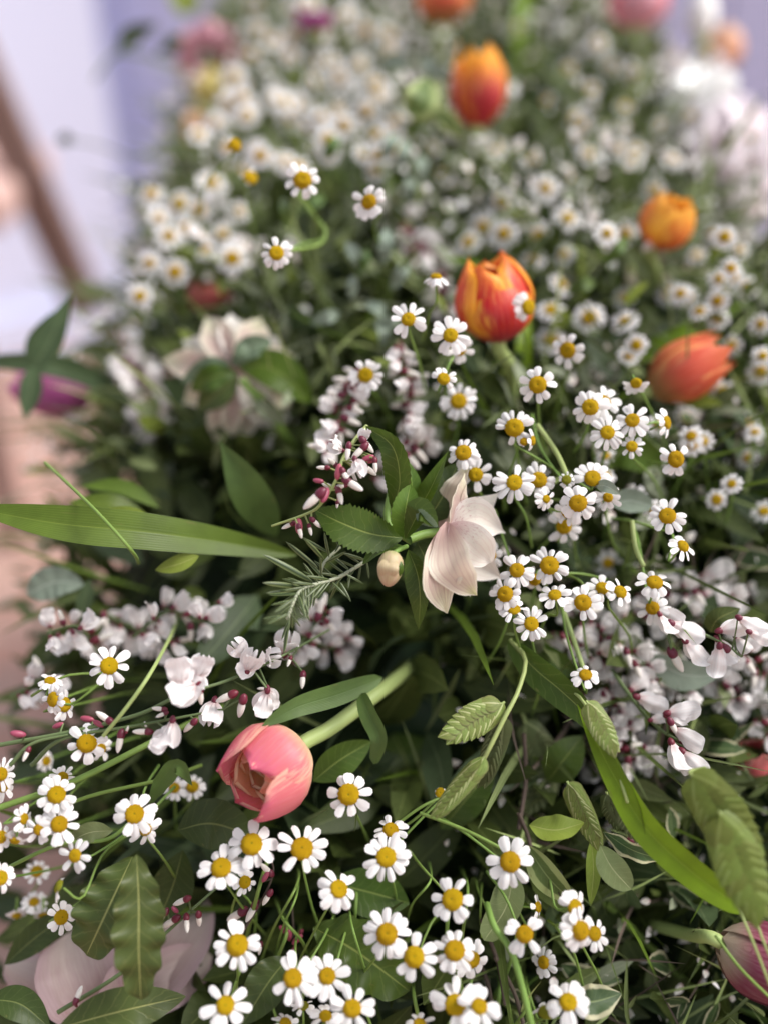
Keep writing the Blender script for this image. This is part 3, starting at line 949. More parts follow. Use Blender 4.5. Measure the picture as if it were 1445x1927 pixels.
BLUR = {
    'one of the blurred daisies in the cluster at the far left of the bank': [
        (285, 365, 56), (338, 384, 62), (375, 395, 56), (400, 345, 66), (318, 444, 60), (438, 486, 66), (330, 512, 58), (282, 495, 52), (452, 398, 44), (264, 557, 52), (350, 430, 50), (420, 440, 50), (300, 410, 48), (388, 470, 48)],
    'one of the blurred daisies crowding the top of the bank': [
        (545, 222, 58), (585, 236, 56), (520, 178, 54), (470, 210, 50), (588, 155, 50), (635, 208, 56), (617, 281, 56), (485, 285, 52), (412, 232, 54), (678, 113, 50), (594, 118, 46), (708, 42, 46), (742, 42, 46), (675, 60, 44), (593, 14, 44), (545, 22, 44), (508, 95, 44), (640, 70, 44), (700, 160, 48), (655, 150, 44), (560, 190, 46), (460, 160, 42), (720, 100, 44), (660, 20, 40)],
    'one of the blurred daisies behind the red and yellow tulip': [
        (1025, 354, 60), (943, 380, 56), (1067, 410, 62), (907, 428, 62), (946, 440, 62), (1012, 442, 56), (1108, 598, 66), (1175, 604, 58), (1036, 583, 60), (1176, 440, 54), (1055, 535, 54), (1000, 490, 54), (1035, 640, 62), (1060, 480, 50), (880, 455, 54), (1055, 690, 54), (1172, 560, 48)],
    'one of the soft blurred daisies down the right side of the bank': [
        (1258, 553, 50), (1289, 787, 52), (1358, 738, 54), (1312, 850, 50), (1345, 870, 48), (1403, 797, 48), (1405, 862, 44), (1425, 987, 52), (1437, 962, 52), (1430, 700, 54), (1404, 540, 50), (1293, 560, 46), (1375, 650, 46), (1400, 1125, 52), (1350, 600, 46), (1430, 610, 46), (1330, 690, 44)],
    'one of the faint far daisies on the upper right slope': [
        (930, 276, 60), (1162, 280, 48), (1107, 290, 50), (1190, 300, 46), (1080, 225, 46), (1125, 80, 46), (1068, 130, 46), (970, 55, 44), (1095, 235, 44), (1150, 125, 44), (1190, 140, 40), (1025, 190, 42), (1265, 300, 46), (1230, 360, 46), (1000, 300, 42), (1110, 170, 42), (1175, 200, 40), (1240, 235, 40), (1060, 60, 40), (1340, 440, 40), (1390, 470, 40), (1310, 480, 42), (1360, 540, 40)],
}
DB = {'far l': (.56, .62), 'ing t': (.66, .9), 'ind t': (.53, .62), 'right': (.52, .7), 'faint': (.68, .9)}
ORD = ['leftmost', 'second from the left', 'third from the left', 'fourth from the left', 'fifth from the left', 'sixth from the left', 'rightmost']
AREA = {'one of the blurred daisies in the cluster at the far left of the bank': 'in the far left cluster', 'one of the blurred daisies behind the red and yellow tulip': 'behind the red and yellow tulip', 'one of the soft blurred daisies down the right side of the bank': 'down the right side'}
NAMED = {}
for lab, ar in AREA.items():
    ls = sorted(BLUR[lab], key=lambda q: q[1])
    k = -(-len(ls) // 3)
    for ri, rn in enumerate(('upper', 'middle', 'lower')):
        row = sorted(ls[ri * k:(ri + 1) * k])
        for ci, q in enumerate(row):
            NAMED[q] = 'blurred daisy, %s of the %s ones %s' % ('rightmost' if ci == len(row) - 1 else ORD[ci], rn, ar)
rb = random.Random(11)
ALLB = [(q, lab) for lab, lst in BLUR.items() for q in lst]
for i in range(30):        # further daisies of the top slopes
    if i % 5 < 3:
        ALLB.append(((rb.uniform(440, 830), rb.uniform(-10, 330), rb.uniform(36, 46)), None))
    else:
        ALLB.append(((rb.uniform(1000, 1420), rb.uniform(60, 560), rb.uniform(36, 46)), None))
for i in range(78):        # the creamy cloud at the upper left and more down the right slope
    if i % 13 < 8:
        y = rb.uniform(0, 320)
        q = (rb.uniform(max(330, 520 - y * .6), 760), y, rb.uniform(44, 56))
    else:
        q = (rb.uniform(1130, 1440), rb.uniform(430, 960), rb.uniform(42, 54))
    if math.hypot(q[0] - 1295, q[1] - 690) < 105 or math.hypot(q[0] - 1235, q[1] - 410) < 85:
        continue
    ALLB.append((q, 'near'))
MARKS += [('the coral tulip', 1295, 690), ('the right hand turned daisy', 1271, 864), ('the far left daisy cluster', 345, 430)]
REST = [q for q, lab in ALLB if q not in NAMED]
LL = landmark_labels([(q[0], q[1]) for q in REST], 'blurred daisy')
for q, lab in ALLB:
    x, y, D = q
    d = interp([(0, .92), (150, .78), (300, .66), (450, .60), (600, .56), (800, .53), (1200, .5)], y) * rb.uniform(.97, 1.04) * (.93 if lab == 'near' else 1 if lab else 1.04)
    daisy(x, y, D, rb.uniform(40, 140), rb.uniform(5, 42), d=d, label=NAMED[q] if q in NAMED else LL[REST.index(q)], **B)


# ------------------------------------------------------------------ leaves as things
def leaf_thing(name, label, cat, px, wpx, mat, group=None, roll=0, **k):
    pts = [P(*q) for q in px]
    mid = px[len(px) // 2]
    t = link(name, None, None, T(pts[0]))
    bpy.data.objects.remove(t)
    mb = MB()
    nrm = (CAM - P(*mid)).normalized()
    mb.leaf(pts, wpx / 2 * mid[2] / FPX, nrm, roll=roll, **k)
    o = bpy.data.objects.new(name, None)
    b = pts[0]
    mb.v = [q - b for q in mb.v]
    o = bpy.data.objects.new(name, mb.mesh(name, M[mat]))
    COL.objects.link(o)
    o.location = b
    WM[o.name] = T(b)
    return tag(o, label, cat, group)


def LT(label, px, w, mat, cat='leaf', name='leaf', **k):
    k.setdefault('ns', 18)
    return leaf_thing(name, label, cat, px, w, mat, **k)


LT('broad green blade reaching in from the left edge', [(560, 1045, .475), (420, 1020, .46), (270, 1000, .44), (110, 985, .43), (-60, 955, .43)], 74, 'blade', name='grass_blade', cat='blade', peak=.62, a=.6, b=.7, fold=.18, roll=2, twist=26, wave=.07, freq=1.3, ns=30, nu=8)
LT('narrow green blade above the broad blade at the left', [(300, 955, .5), (230, 918, .5), (155, 915, .5)], 34, 'blade', name='grass_blade', cat='blade', roll=30)
LT('green blade tip under the narrow one at the left', [(290, 985, .5), (210, 948, .49), (130, 945, .49)], 40, 'blade', name='grass_blade', cat='blade', roll=35)
LT('pale yellow leaf lying above the broad blade', [(300, 985, .462), (240, 968, .455), (185, 965, .455)], 30, 'lime', roll=10)
LT('small lime leaf under the broad blade', [(375, 1046, .45), (335, 1062, .448), (293, 1073, .45)], 34, 'lime', roll=20)
LT('grey felted leaf blurred at the left', [(160, 1100, .5), (105, 1095, .5), (52, 1118, .5)], 62, 'grey', peak=.6, b=.6, wave=.1)
LT('dark hanging leaf under the grey felted leaf', [(170, 1090, .5), (160, 1130, .5), (150, 1170, .5)], 30, 'dull')
LT('pointed green leaf standing left of the dark centre', [(520, 1010, .50), (470, 920, .48), (415, 830, .475)], 78, 'tulipleaf', peak=.4, b=1.1, roll=-18, fold=.3)
LT('green strap leaf arching over the pink tulip', [(720, 1275, .45), (640, 1305, .435), (560, 1330, .422), (494, 1366, .415)], 44, 'tulipleaf', peak=.4, a=.4, b=.6, roll=-10, fold=.2, name='strap_leaf')
LT('short curling strap leaf hanging with a pale tip', [(680, 1305, .44), (695, 1345, .43), (715, 1390, .422), (703, 1438, .425)], 38, 'tulipleaf', peak=.45, a=.3, b=.35, roll=25, fold=.35, name='strap_leaf')
LT('dark leaf right of the pink tulip behind its stem', [(590, 1470, .45), (640, 1430, .45), (700, 1395, .455)], 66, 'bract', roll=20)
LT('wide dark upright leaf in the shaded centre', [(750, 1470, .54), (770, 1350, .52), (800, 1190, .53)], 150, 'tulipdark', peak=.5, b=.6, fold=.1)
LT('dark broad leaf low in the shaded centre', [(800, 1540, .52), (770, 1450, .51), (740, 1380, .52)], 140, 'bract', peak=.5, roll=15)
LT('dark glossy blade folding down right of the central daisies', [(955, 1205, .455), (1005, 1258, .442), (1055, 1300, .434), (1100, 1345, .43), (1125, 1395, .428)], 62, 'bract', name='grass_blade', cat='blade', peak=.4, a=.5, b=.8, roll=18, fold=.3, ns=30, nu=6)
LT('long bright green blade curving down to the lower right', [(1085, 1325, .43), (1120, 1395, .42), (1160, 1470, .413), (1215, 1560, .408), (1300, 1640, .405), (1370, 1690, .405), (1415, 1710, .405)], 58, 'blade_bright', name='grass_blade', cat='blade', peak=.6, a=.9, b=.4, roll=14, fold=.25, ns=36, nu=6)
LT('narrow dark blade along the long bright blade', [(1095, 1330, .425), (1150, 1420, .415), (1195, 1510, .41), (1215, 1580, .408)], 26, 'blade', name='grass_blade', cat='blade', roll=50)
# pittosporum and other shrub leaves
LT('front wavy edged leaf hanging at the lower left', [(258, 1608, .408), (262, 1700, .402), (262, 1790, .398), (266, 1882, .402)], 96, 'pitto', peak=.5, a=.75, b=.55, wave=.16, freq=5.5, fold=.06, ns=60, nu=8, serr=.0, lobe=.07, name='wavy_leaf')
LT('wavy edged leaf behind the front one at the lower left', [(250, 1612, .42), (218, 1680, .416), (190, 1740, .414), (163, 1798, .42)], 116, 'pitto', peak=.55, a=.7, b=.5, wave=.14, freq=4.5, fold=.05, ns=60, nu=8, lobe=.06, roll=8, name='wavy_leaf')
LT('dark wide leaf lying under the pink tulip', [(335, 1562, .44), (400, 1550, .44), (480, 1575, .45)], 92, 'pitto_dark', peak=.5, b=.7, fold=.15)
LT('dark leaf beside the front wavy leaf with pale midrib', [(345, 1600, .45), (325, 1670, .45), (295, 1740, .45)], 80, 'pitto_dark', peak=.5)
LT('pale small leaf with its underside turned up at the left', [(213, 1563, .43), (165, 1568, .425), (118, 1594, .43)], 38, 'pale', wave=.1)
LT('curled leaf bent over the two blurred daisies', [(282, 1515, .43), (305, 1470, .425), (335, 1440, .42), (362, 1478, .425)], 36, 'tulipleaf', fold=.4, roll=20, wave=.1)
LT('narrow dark leaf slanting above the mauve hellebore', [(10, 1815, .46), (80, 1755, .46), (170, 1700, .46)], 52, 'pitto_dark')
LT('broad dark leaf along the bottom left edge', [(110, 1935, .41), (220, 1905, .41), (350, 1875, .42)], 84, 'pitto', peak=.5, wave=.06, fold=.1)
LT('small dark leaf in the bottom left corner', [(-20, 1880, .42), (40, 1890, .42), (95, 1935, .42)], 60, 'pitto_dark')
LT('pointed wavy dark leaf behind the daisies at the bottom', [(545, 1800, .42), (505, 1850, .415), (455, 1930, .41)], 78, 'pitto_dark', wave=.08, peak=.5, ns=26, nu=6, name='wavy_leaf')
LT('scalloped dark leaf behind the largest daisy', [(590, 1745, .44), (670, 1790, .435), (770, 1865, .44)], 120, 'bract', wave=.10, freq=4.5, lobe=.08, peak=.55, b=.6, ns=50, nu=6, name='wavy_leaf')
LT('dark leaf under the daisies in the middle of the foreground', [(620, 1660, .45), (700, 1680, .45), (770, 1700, .45)], 90, 'bract', peak=.5)
LT('lime leaf with a turned edge right of centre', [(995, 1553, .425), (1045, 1562, .42), (1099, 1548, .42)], 54, 'lime', roll=-25, wave=.12, freq=2, fold=.35)
LT('pale oval leaf hanging below the lime one', [(1128, 1590, .425), (1150, 1632, .42), (1187, 1674, .42)], 54, 'pale', peak=.55, b=.55)
LT('pale edged wavy leaf pointing right', [(1135, 1565, .43), (1190, 1600, .425), (1257, 1620, .43)], 38, 'var', wave=.18, freq=3, roll=30)
LT('thin olive leaf hanging below the lime leaf', [(1112, 1580, .435), (1116, 1640, .43), (1110, 1705, .43)], 28, 'lime')
LT('folded olive leaf behind the flattened daisies', [(990, 1590, .43), (1030, 1650, .425), (1080, 1700, .43)], 56, 'var_light', roll=20, fold=.3)
LT('pale green leaf with a squared tip below a daisy', [(965, 1650, .43), (950, 1710, .425), (910, 1770, .42)], 62, 'pale', peak=.35, b=.35, a=.4, roll=12)
LT('small folded pale leaf below the squared one', [(940, 1700, .436), (925, 1740, .436), (904, 1765, .436)], 40, 'lime', roll=30)
LT('cream edged leaf beside the bottom right daisy', [(1075, 1880, .41), (1115, 1885, .41), (1168, 1870, .415)], 62, 'var', wave=.14, freq=3, nu=6)
LT('blurred cream edged leaf above the bottom right daisy', [(1055, 1815, .46), (1100, 1840, .46), (1170, 1845, .46)], 44, 'var', wave=.1)
LT('grey pale leaf under the white broom at the right', [(1222, 1232, .47), (1280, 1268, .47), (1352, 1272, .47)], 62, 'grey', roll=15)
LT('cream edged leaf curling at the right below the broom', [(1290, 1370, .5), (1330, 1345, .5), (1345, 1310, .5)], 50, 'var', wave=.1)
LT('blurred variegated leaf near the right edge', [(1350, 1330, .52), (1400, 1350, .52), (1450, 1380, .52)], 46, 'var')
LT('green leaf tip standing over the right broom sprig', [(1335, 1190, .455), (1350, 1165, .45), (1392, 1145, .45)], 40, 'pitto')
LT('pale variegated leaf between broom sprigs at the right', [(1280, 1250, .5), (1310, 1290, .5), (1370, 1300, .5)], 50, 'grey')
LT('grey green leaf under the daisies at the right', [(1150, 950, .47), (1185, 942, .47), (1228, 952, .47)], 46, 'grey', b=.5)
LT('grey green leaf tip over the small daisy', [(1120, 915, .44), (1140, 915, .434), (1166, 930, .434)], 24, 'grey')
LT('dark blade leaf crossing the magenta tulip from the left edge', [(300, 800, .62), (180, 715, .6), (80, 685, .58), (-40, 680, .58)], 44, 'dull', name='grass_blade', cat='blade', b=.4)
LT('upper dark leaf hanging in front of the magenta tulip', [(60, 700, .55), (95, 640, .55), (135, 552, .55)], 48, 'dull', b=1)
LT('second dark leaf beside the upper one at the left', [(55, 690, .56), (65, 640, .56), (100, 585, .56)], 26, 'dull', b=1)
LT('lower dark leaf hanging in front of the magenta tulip', [(66, 685, .55), (58, 735, .55), (48, 787, .55)], 42, 'dull')
LT('small dark leaf on a twig against the white pier', [(222, 100, .85), (250, 66, .85), (297, 45, .85)], 32, 'pitto_dark')
LT('small dark leaf touching the mauve flower', [(345, 72, .85), (325, 82, .85), (297, 98, .85)], 26, 'pitto_dark')
LT('pale green leaf at the top left edge', [(345, 30, .9), (348, 0, .9), (350, -30, .9)], 60, 'lime')
LT('tiny dark leaf floating against the white pier', [(138, 262, .8), (124, 262, .8), (108, 266, .8)], 22, 'dull')
LT('bright green upright blade beside the top tulip', [(962, 200, .84), (974, 90, .84), (990, -40, .86)], 34, 'blade_bright', name='grass_blade', cat='blade', b=.3)
LT('round variegated leaf left of the top tulip', [(765, 215, .60), (790, 190, .59), (805, 148, .6)], 66, 'var_light', b=.55, fold=.1)
LT('pale folded leaf behind the round variegated leaf', [(775, 222, .61), (812, 205, .605), (832, 150, .61)], 44, 'pale', roll=40)
LT('variegated leaf pointing down right below the top tulip', [(815, 210, .6), (840, 225, .59), (870, 262, .6)], 34, 'var_light')
LT('grey white leaf above the round variegated leaf', [(770, 130, .64), (745, 115, .64), (720, 112, .64)], 30, 'grey')
LT('grey white leaf touching the top tulip', [(795, 105, .63), (815, 130, .62), (842, 135, .62)], 28, 'grey')
GL = [(765, 265, 250, 60), (785, 290, 280, 60), (745, 250, 240, 60), (770, 330, 260, 50), (650, 455, 300, 70), (640, 590, 200, 60), (690, 570, 320, 50), (735, 545, 60, 60), (712, 600, 280, 60), (720, 500, 90, 60), (660, 560, 90, 40), (755, 600, 200, 50), (725, 430, 270, 60), (690, 470, 250, 50), (540, 430, 100, 60), (560, 400, 30, 60), (610, 300, 60, 50), (1135, 500, 50, 70), (1120, 530, 200, 60)]
GLL = landmark_labels([(q[0], q[1]) for q in GL], 'small grey green leaf')
for i, (x, y, a, L) in enumerate(GL):
    q = (x + L * math.cos(rad(a)), y - L * math.sin(rad(a)))
    d = .60 if y < 420 else .545
    LT(GLL[i], [(x, y, d), ((x + q[0]) / 2 + 4, (y + q[1]) / 2 - 4, d - .01), (*q, d)], 26, 'grey' if i < 13 else 'tulipleaf', group='small grey green leaves in the upper middle', roll=rng.uniform(-30, 30))
LT('bright green tulip leaf below the red and yellow tulip', [(915, 830, .56), (925, 750, .55), (935, 680, .55)], 62, 'blade_bright', b=.8)
LT('green leaf right of the tulip stem', [(990, 720, .54), (985, 650, .54), (995, 600, .55)], 30, 'blade_bright')
LT('big soft green leaf behind the right hand daisies', [(1130, 860, .52), (1190, 850, .51), (1300, 900, .52)], 70, 'blade', b=.7)
LT('blurred green leaf at the right behind the hanging stem', [(1330, 1000, .55), (1320, 930, .54), (1340, 870, .55)], 60, 'blade')
LT('soft yellow green leaf at the right edge', [(1330, 930, .58), (1400, 900, .58), (1470, 890, .58)], 60, 'lime')
LT('soft green blade left of the coral tulip', [(1180, 680, .57), (1270, 640, .57), (1400, 570, .58)], 44, 'blade_bright', name='grass_blade', cat='blade')
LT('blurred dark leaf behind the spikelet at the lower right', [(1200, 1470, .52), (1300, 1530, .52), (1440, 1560, .52)], 120, 'dull')
LT('dark blurred leaf below the dark one at the lower right', [(1170, 1600, .52), (1280, 1620, .52), (1330, 1560, .52)], 100, 'dull')
LT('green leaf behind the sea oat spikelets', [(1030, 1470, .47), (1060, 1430, .465), (1095, 1385, .47)], 70, 'bract')
LT('dark green leaf behind the yellow bud', [(830, 1560, .47), (880, 1500, .465), (930, 1440, .47)], 70, 'bract')
LT('dark pointed leaf under the central daisy cluster', [(1090, 1270, .48), (1030, 1240, .475), (970, 1200, .48)], 50, 'bract')


def stem_thing(label, px, w, mat='stem', name='stalk'):
    b = P(*px[0])
    mb = MB()
    n = max(6, 5 * len(px))
    pts = [q - b for q in catmull([P(*q) for q in px], n)]
    mb.tube(pts, w / 2 * px[0][2] / FPX, 6)
    o = link(name, mb.mesh(name, M[mat]), None, T(b))
    return tag(o, label, 'stem')


stem_thing('thin pale stalk crossing the broad left blade', [(85, 870, .46), (175, 955, .424), (248, 1036, .418), (262, 1060, .46)], 6, 'stem')
stem_thing('bright stalk running up right between the broom blossoms', [(195, 1385, .415), (240, 1330, .412), (285, 1265, .42), (325, 1190, .47), (340, 1150, .52)], 8, 'stem_pale')
stem_thing('long green stalk slanting below the broom stem', [(0, 1520, .42), (140, 1470, .425), (290, 1395, .44), (420, 1330, .47)], 13, 'stem')
stem_thing('thin straight stalk running right from the left daisies', [(0, 1580, .425), (150, 1505, .43), (300, 1468, .435), (380, 1440, .45)], 8, 'stem')
stem_thing('green stalk rising right from the lowest chain daisy', [(0, 1640, .43), (110, 1590, .425), (200, 1580, .425), (250, 1545, .43)], 8, 'stem')
stem_thing('thick green stalk from the bottom edge up to the pale leaf', [(1000, 1930, .4), (965, 1800, .405), (930, 1745, .41), (915, 1700, .42)], 13, 'stem')
stem_thing('thin green stalk branching up to the tiny yellow bud', [(735, 1560, .43), (790, 1520, .43), (830, 1500, .435)], 6, 'stem')
stem_thing('thin green stalk from the yellow bud to a daisy', [(790, 1530, .43), (870, 1560, .425), (940, 1595, .42)], 7, 'stem')
stem_thing('drooping pale stalk hanging above the broom at the right', [(1188, 980, .45), (1195, 1030, .445), (1210, 1065, .44)], 9, 'stem_pale')
stem_thing('soft pale stalk arching down to a green bud', [(1010, 800, .46), (1045, 850, .45), (1066, 895, .44)], 10, 'stem_pale')
stem_thing('looping pale green stalk in the upper middle', [(560, 362, .53), (590, 405, .525), (612, 432, .52), (606, 456, .51), (580, 467, .495), (548, 472, .477)], 7, 'stem')
stem_thing('thick blurred stalk crossing the lower right', [(1140, 1700, .47), (1230, 1790, .48), (1320, 1880, .48)], 14, 'stem')
stem_thing('blurred horizontal stalk in the bottom right corner', [(1320, 1865, .48), (1400, 1900, .48), (1460, 1930, .48)], 12, 'stem')
stem_thing('left thin grass stalk crossing the wine red tulip', [(1385, 1700, .40), (1415, 1770, .395), (1450, 1860, .395)], 5, 'stem_pale')
stem_thing('right thin grass stalk crossing the wine red tulip', [(1418, 1720, .40), (1435, 1770, .395), (1455, 1815, .395)], 5, 'stem_pale')
stem_thing('soft grass stalk crossing the wine red tulip lower half', [(1345, 1760, .41), (1390, 1820, .405), (1450, 1880, .405)], 6, 'stem')
stem_thing('bare twig reaching into the white pier', [(330, 120, .86), (225, 100, .85), (178, 150, .85)], 6, 'stem_dark')
stem_thing('fine bare twig tip holding a tiny leaf against the white pier', [(250, 300, .8), (190, 275, .8), (128, 264, .8)], 4, 'stem_dark')
stem_thing('soft stalk running down to the lone tilted daisy', [(1045, 1110, .46), (1070, 1180, .455), (1098, 1262, .445)], 9, 'stem_pale')
for i in range(26):
    x, y = rng.uniform(480, 1000), rng.uniform(1640, 1900)
    d = rng.uniform(.425, .455)
    q = (x + rng.uniform(-80, 80), y + rng.uniform(70, 190), d + .02)
    o = stem_thing('one of the thin green stalks between the foreground daisies', [(x + rng.uniform(-15, 15), y - 40, d + .06), (x, y, d), ((x + q[0]) / 2 + rng.uniform(-12, 12), (y + q[1]) / 2, d + .005), (q[0], q[1], d + .05)], rng.uniform(4, 7))
    o['group'] = 'thin stalks between the foreground daisies'
for i, (a, b) in enumerate([((905, 1730, .44), (950, 1890, .43)), ((930, 1800, .44), (985, 1930, .43)), ((890, 1790, .445), (925, 1900, .435)), ((985, 1380, .46), (975, 1560, .45)), ((975, 1530, .45), (1000, 1640, .44))]):
    o = stem_thing('one of the dark woody twigs between the lower right daisies', [a, ((a[0] + b[0]) / 2 + 8, (a[1] + b[1]) / 2, a[2]), b], 8, 'wood', 'twig')
    o['group'] = 'dark woody twigs'


# ------------------------------------------------------------------ tulips
def tulip_petal(H, Rm, aw, tip=.6, flare=0.0, base=.3, ns=12, nu=8, tipb=.55, tiltout=0.0, lip=.015, tp=.5):
    rows, uvs = [], []
    for i in range(ns + 1):
        t = i / ns
        r = Rm * (base + (1 - base) * math.sin(math.pi / 2 * min(1, t / .45)) ** .8) if t < .45 else Rm * (tip + (1 - tip) * math.cos(math.pi / 2 * (t - .45) / .55))
        r += flare * Rm * max(0, t - .7) ** 2 * 8 + tiltout * Rm * t
        ha = rad(aw) * (math.sin(math.pi / 2 * min(1, t / tp)) ** .7 if t < tp else max(0, math.cos(math.pi / 2 * (t - tp) / (1 - tp))) ** tipb)
        ha = max(ha, .03)
        ha *= Rm / max(r, Rm * .55)
        r_, u_ = [], []
        for j in range(nu + 1):
            s = -1 + 2 * j / nu
            a = ha * s
            rr = r * (1 + lip * s * s + .03 * math.sin(5 * t + 3 * s) + .018 * math.sin(11 * s + 4 * t) * t - .05 * math.exp(-(s / .16) ** 2) * t)
            z = H * (t - .10 * s * s * t)
            r_.append(V((rr * math.cos(a), rr * math.sin(a), z)))
            u_.append(((s + 1) / 2, t))
        rows.append(r_)
        uvs.append(u_)
    mb = MB()
    mb.quad_grid(rows, uvs)
    return mb


def tulip(label, base, Hpx, Wpx, ang, elev, mat, mat_in=None, n=3, layers=2, spin=0, aw=66, tip=.6, stem=None, name='tulip', stemw=26, smat='stem_pale', double=None, tipb=.55, flare=0, cat='tulip', shrink=.9, tiltout=0, stem_elev=None, hs=(1,)):
    d = base[2]
    s = d / FPX
    ax = screen_dir(ang, elev)
    p = P(*base)
    M4 = T(p) @ frame(ax, -FW).to_4x4()
    t = thing(name, label, cat, M4)
    for L in range(layers):
        k = shrink ** L
        nn = n
        me = tulip_petal(Hpx * s * (1 - .04 * L), Wpx / 2 * s * k, aw, tip=tip, tipb=tipb, flare=flare, tiltout=tiltout).mesh('petal', M[mat if (L < (double or 9)) else mat_in])
        if double and L >= double:
            me = tulip_petal(Hpx * s * (.90 - .13 * (L - double)), Wpx / 2 * s * k, aw * 1.0, tip=.62, tipb=tipb).mesh('petal', M[mat_in])
        for i in range(nn):
            a = rad(spin + 360 / nn * i + 180 / nn * L) + rng.uniform(-.06, .06)
            o = link('petal', me, t, M4 @ Matrix.Rotation(a, 4, 'Z') @ Matrix.Rotation(rng.uniform(-.05, .09), 4, 'Y') @ Matrix.Rotation(rng.uniform(-.05, .05), 4, 'X') @ Matrix.Diagonal((1, 1, hs[(L * nn + i) % len(hs)], 1)))
    mb = MB()
    mb.ball(M4 @ T(V((0, 0, Hpx * s * .25))) @ Matrix.Rotation(math.pi / 2, 4, 'Y') @ Matrix.Diagonal((Hpx * s * .25, Hpx * s * .05, Hpx * s * .05, 1)), 6, 8)
    part('pistil', mb, M['lime'], t)
    if stem:
        mb = MB()
        pts = catmull([p + ax * Hpx * s * .04, p - ax * Wpx * s * .15] + [P(*q) for q in stem], 14)
        mb.tube(pts, stemw / 2 * s, 10)
        part('stem', mb, M[smat], t)
    return t


tulip('red and yellow edged tulip upright in the middle', (938, 640, .505), 164, 140, 99, 20, 'fire', spin=16, aw=66, tip=.38, tipb=.5, hs=(.80, 1, 1, 1.02, .95, .97), stem=[(958, 690, .52), (962, 740, .54), (960, 830, .56)], stemw=26)
tulip('red tulip with flaming yellow top high in the bank', (895, 240, .66), 146, 102, 88, 16, 'fire_top', spin=25, aw=58, tip=.72, stem=[(893, 300, .7), (890, 380, .74)], tipb=.7)
tulip('coral orange tulip pointing right at the right side', (1222, 735, .53), 165, 112, 29, 10, 'coral', spin=10, aw=60, tip=.45, stem=[(1190, 760, .55), (1150, 800, .58)], tipb=.9, flare=.15)
tulip('round orange and yellow tulip at the upper right', (1228, 462, .58), 102, 100, 62, 40, 'amber', spin=40, aw=62, tip=.55, stem=[(1230, 520, .6), (1230, 600, .63)])
tulip('open pink and peach double tulip facing left at the front', (562, 1406, .432), 150, 166, 208, 43, 'pinkt', 'peach', n=4, layers=4, spin=30, aw=60, tip=.70, double=1, shrink=.78, hs=(.90, 1.06, .95, 1.10, .9, 1, .88), stem=[(620, 1372, .445), (680, 1328, .455), (730, 1290, .47), (800, 1235, .53)], stemw=30, tipb=.32)
tulip('dull magenta tulip at the left edge behind dark leaves', (172, 748, .62), 150, 96, 172, 5, 'magenta', aw=64, tip=.6, stem=[(220, 760, .64), (300, 790, .66)])
tulip('wine red tulip cut by the right edge at the bottom', (1352, 1772, .425), 190, 140, 338, 10, 'wine', spin=20, aw=62, tip=.7, stem=[(1300, 1760, .45), (1230, 1740, .48)])
tulip('scarlet tulip cut by the top edge', (832, 50, .80), 110, 100, 90, 15, 'coral', aw=60, tip=.6, stem=[(832, 90, .84), (830, 150, .88)])
tulip('pink tulip cut by the top edge at the right', (1195, 55, .86), 100, 110, 90, 15, 'rosep', aw=62, stem=[(1195, 120, .9), (1190, 180, .94)])
tulip('slender white tulip shape standing in for a daylight glint at the top right', (1318, 78, .9), 95, 56, 90, 10, 'creamw', aw=66, tip=.5, stem=[(1300, 140, .92), (1280, 220, .94)])  # added white shape imitating a glint of daylight, no real tulip
tulip('round apricot tulip against the wall at the top right', (1352, 135, .93), 84, 72, 85, 15, 'apricot', aw=64, tip=.55, stem=[(1330, 200, .95), (1300, 260, .96)])
tulip('small faded apricot flower below the bright blossoms', (1275, 255, .88), 40, 40, 90, 25, 'apricot', aw=60, stem=[(1275, 300, .9), (1270, 340, .92)])
tulip('dim red flower behind the blurred left daisies', (400, 585, .64), 66, 86, 90, 35, 'dimred', aw=60, stem=[(410, 640, .7), (420, 680, .72)])
tulip('hot pink flower among the daisies at the top', (592, 62, .8), 40, 66, 90, 30, 'magenta', aw=60, tip=.9, stem=[(592, 100, .95), (590, 150, .96)])
tulip('coral flower blurred at the lower right edge', (1422, 1455, .49), 74, 76, 100, 30, 'rosec', aw=60, stem=[(1425, 1490, .54), (1425, 1560, .55)])


# ------------------------------------------------------------------ hellebores
def sheetpart(parent, name, px, wpx, mat, roll=0, **k):
    mb = MB()
    mid = px[len(px) // 2]
    k.setdefault('ns', 16)
    k.setdefault('nu', 6)
    mb.leaf([P(*q) for q in px], wpx / 2 * mid[2] / FPX, (CAM - P(*mid)).normalized(), roll=roll, **k)
    return part(name, mb, M[mat], parent)


def tubepart(parent, name, px, w, mat, n=12):
    mb = MB()
    mb.tube(catmull([P(*q) for q in px], n), w / 2 * px[0][2] / FPX, 8)
    return part(name, mb, M[mat], parent)


h = thing('hellebore', 'pale pink hellebore facing right with toothed green leaves in the centre', 'hellebore', T(P(800, 1010, .44)))
D0 = .432
sheetpart(h, 'sepal', [(832, 1015, .446), (848, 955, .444), (864, 915, .440), (884, 868, .444)], 56, 'hell', roll=-38, peak=.5, b=1.2, cup=.3, wave=.05)
sheetpart(h, 'sepal', [(846, 1008, .438), (860, 945, .434), (874, 890, .435)], 40, 'hell_back', roll=48, peak=.5, b=1.2, wave=.06)
sheetpart(h, 'sepal', [(848, 1000, .450), (890, 970, .446), (940, 926, .448)], 66, 'hell_in', roll=-14, peak=.42, b=1.35, cup=.2)
sheetpart(h, 'sepal', [(850, 1015, .436), (885, 985, .437), (912, 985, .44), (950, 1003, .450)], 88, 'hell_in', roll=-8, peak=.40, b=1.35, cup=.22, wave=.04)
sheetpart(h, 'sepal', [(858, 1010, .450), (900, 1060, .448), (945, 1090, .450)], 66, 'hell_in', roll=4, peak=.42, b=1.35, cup=.2)
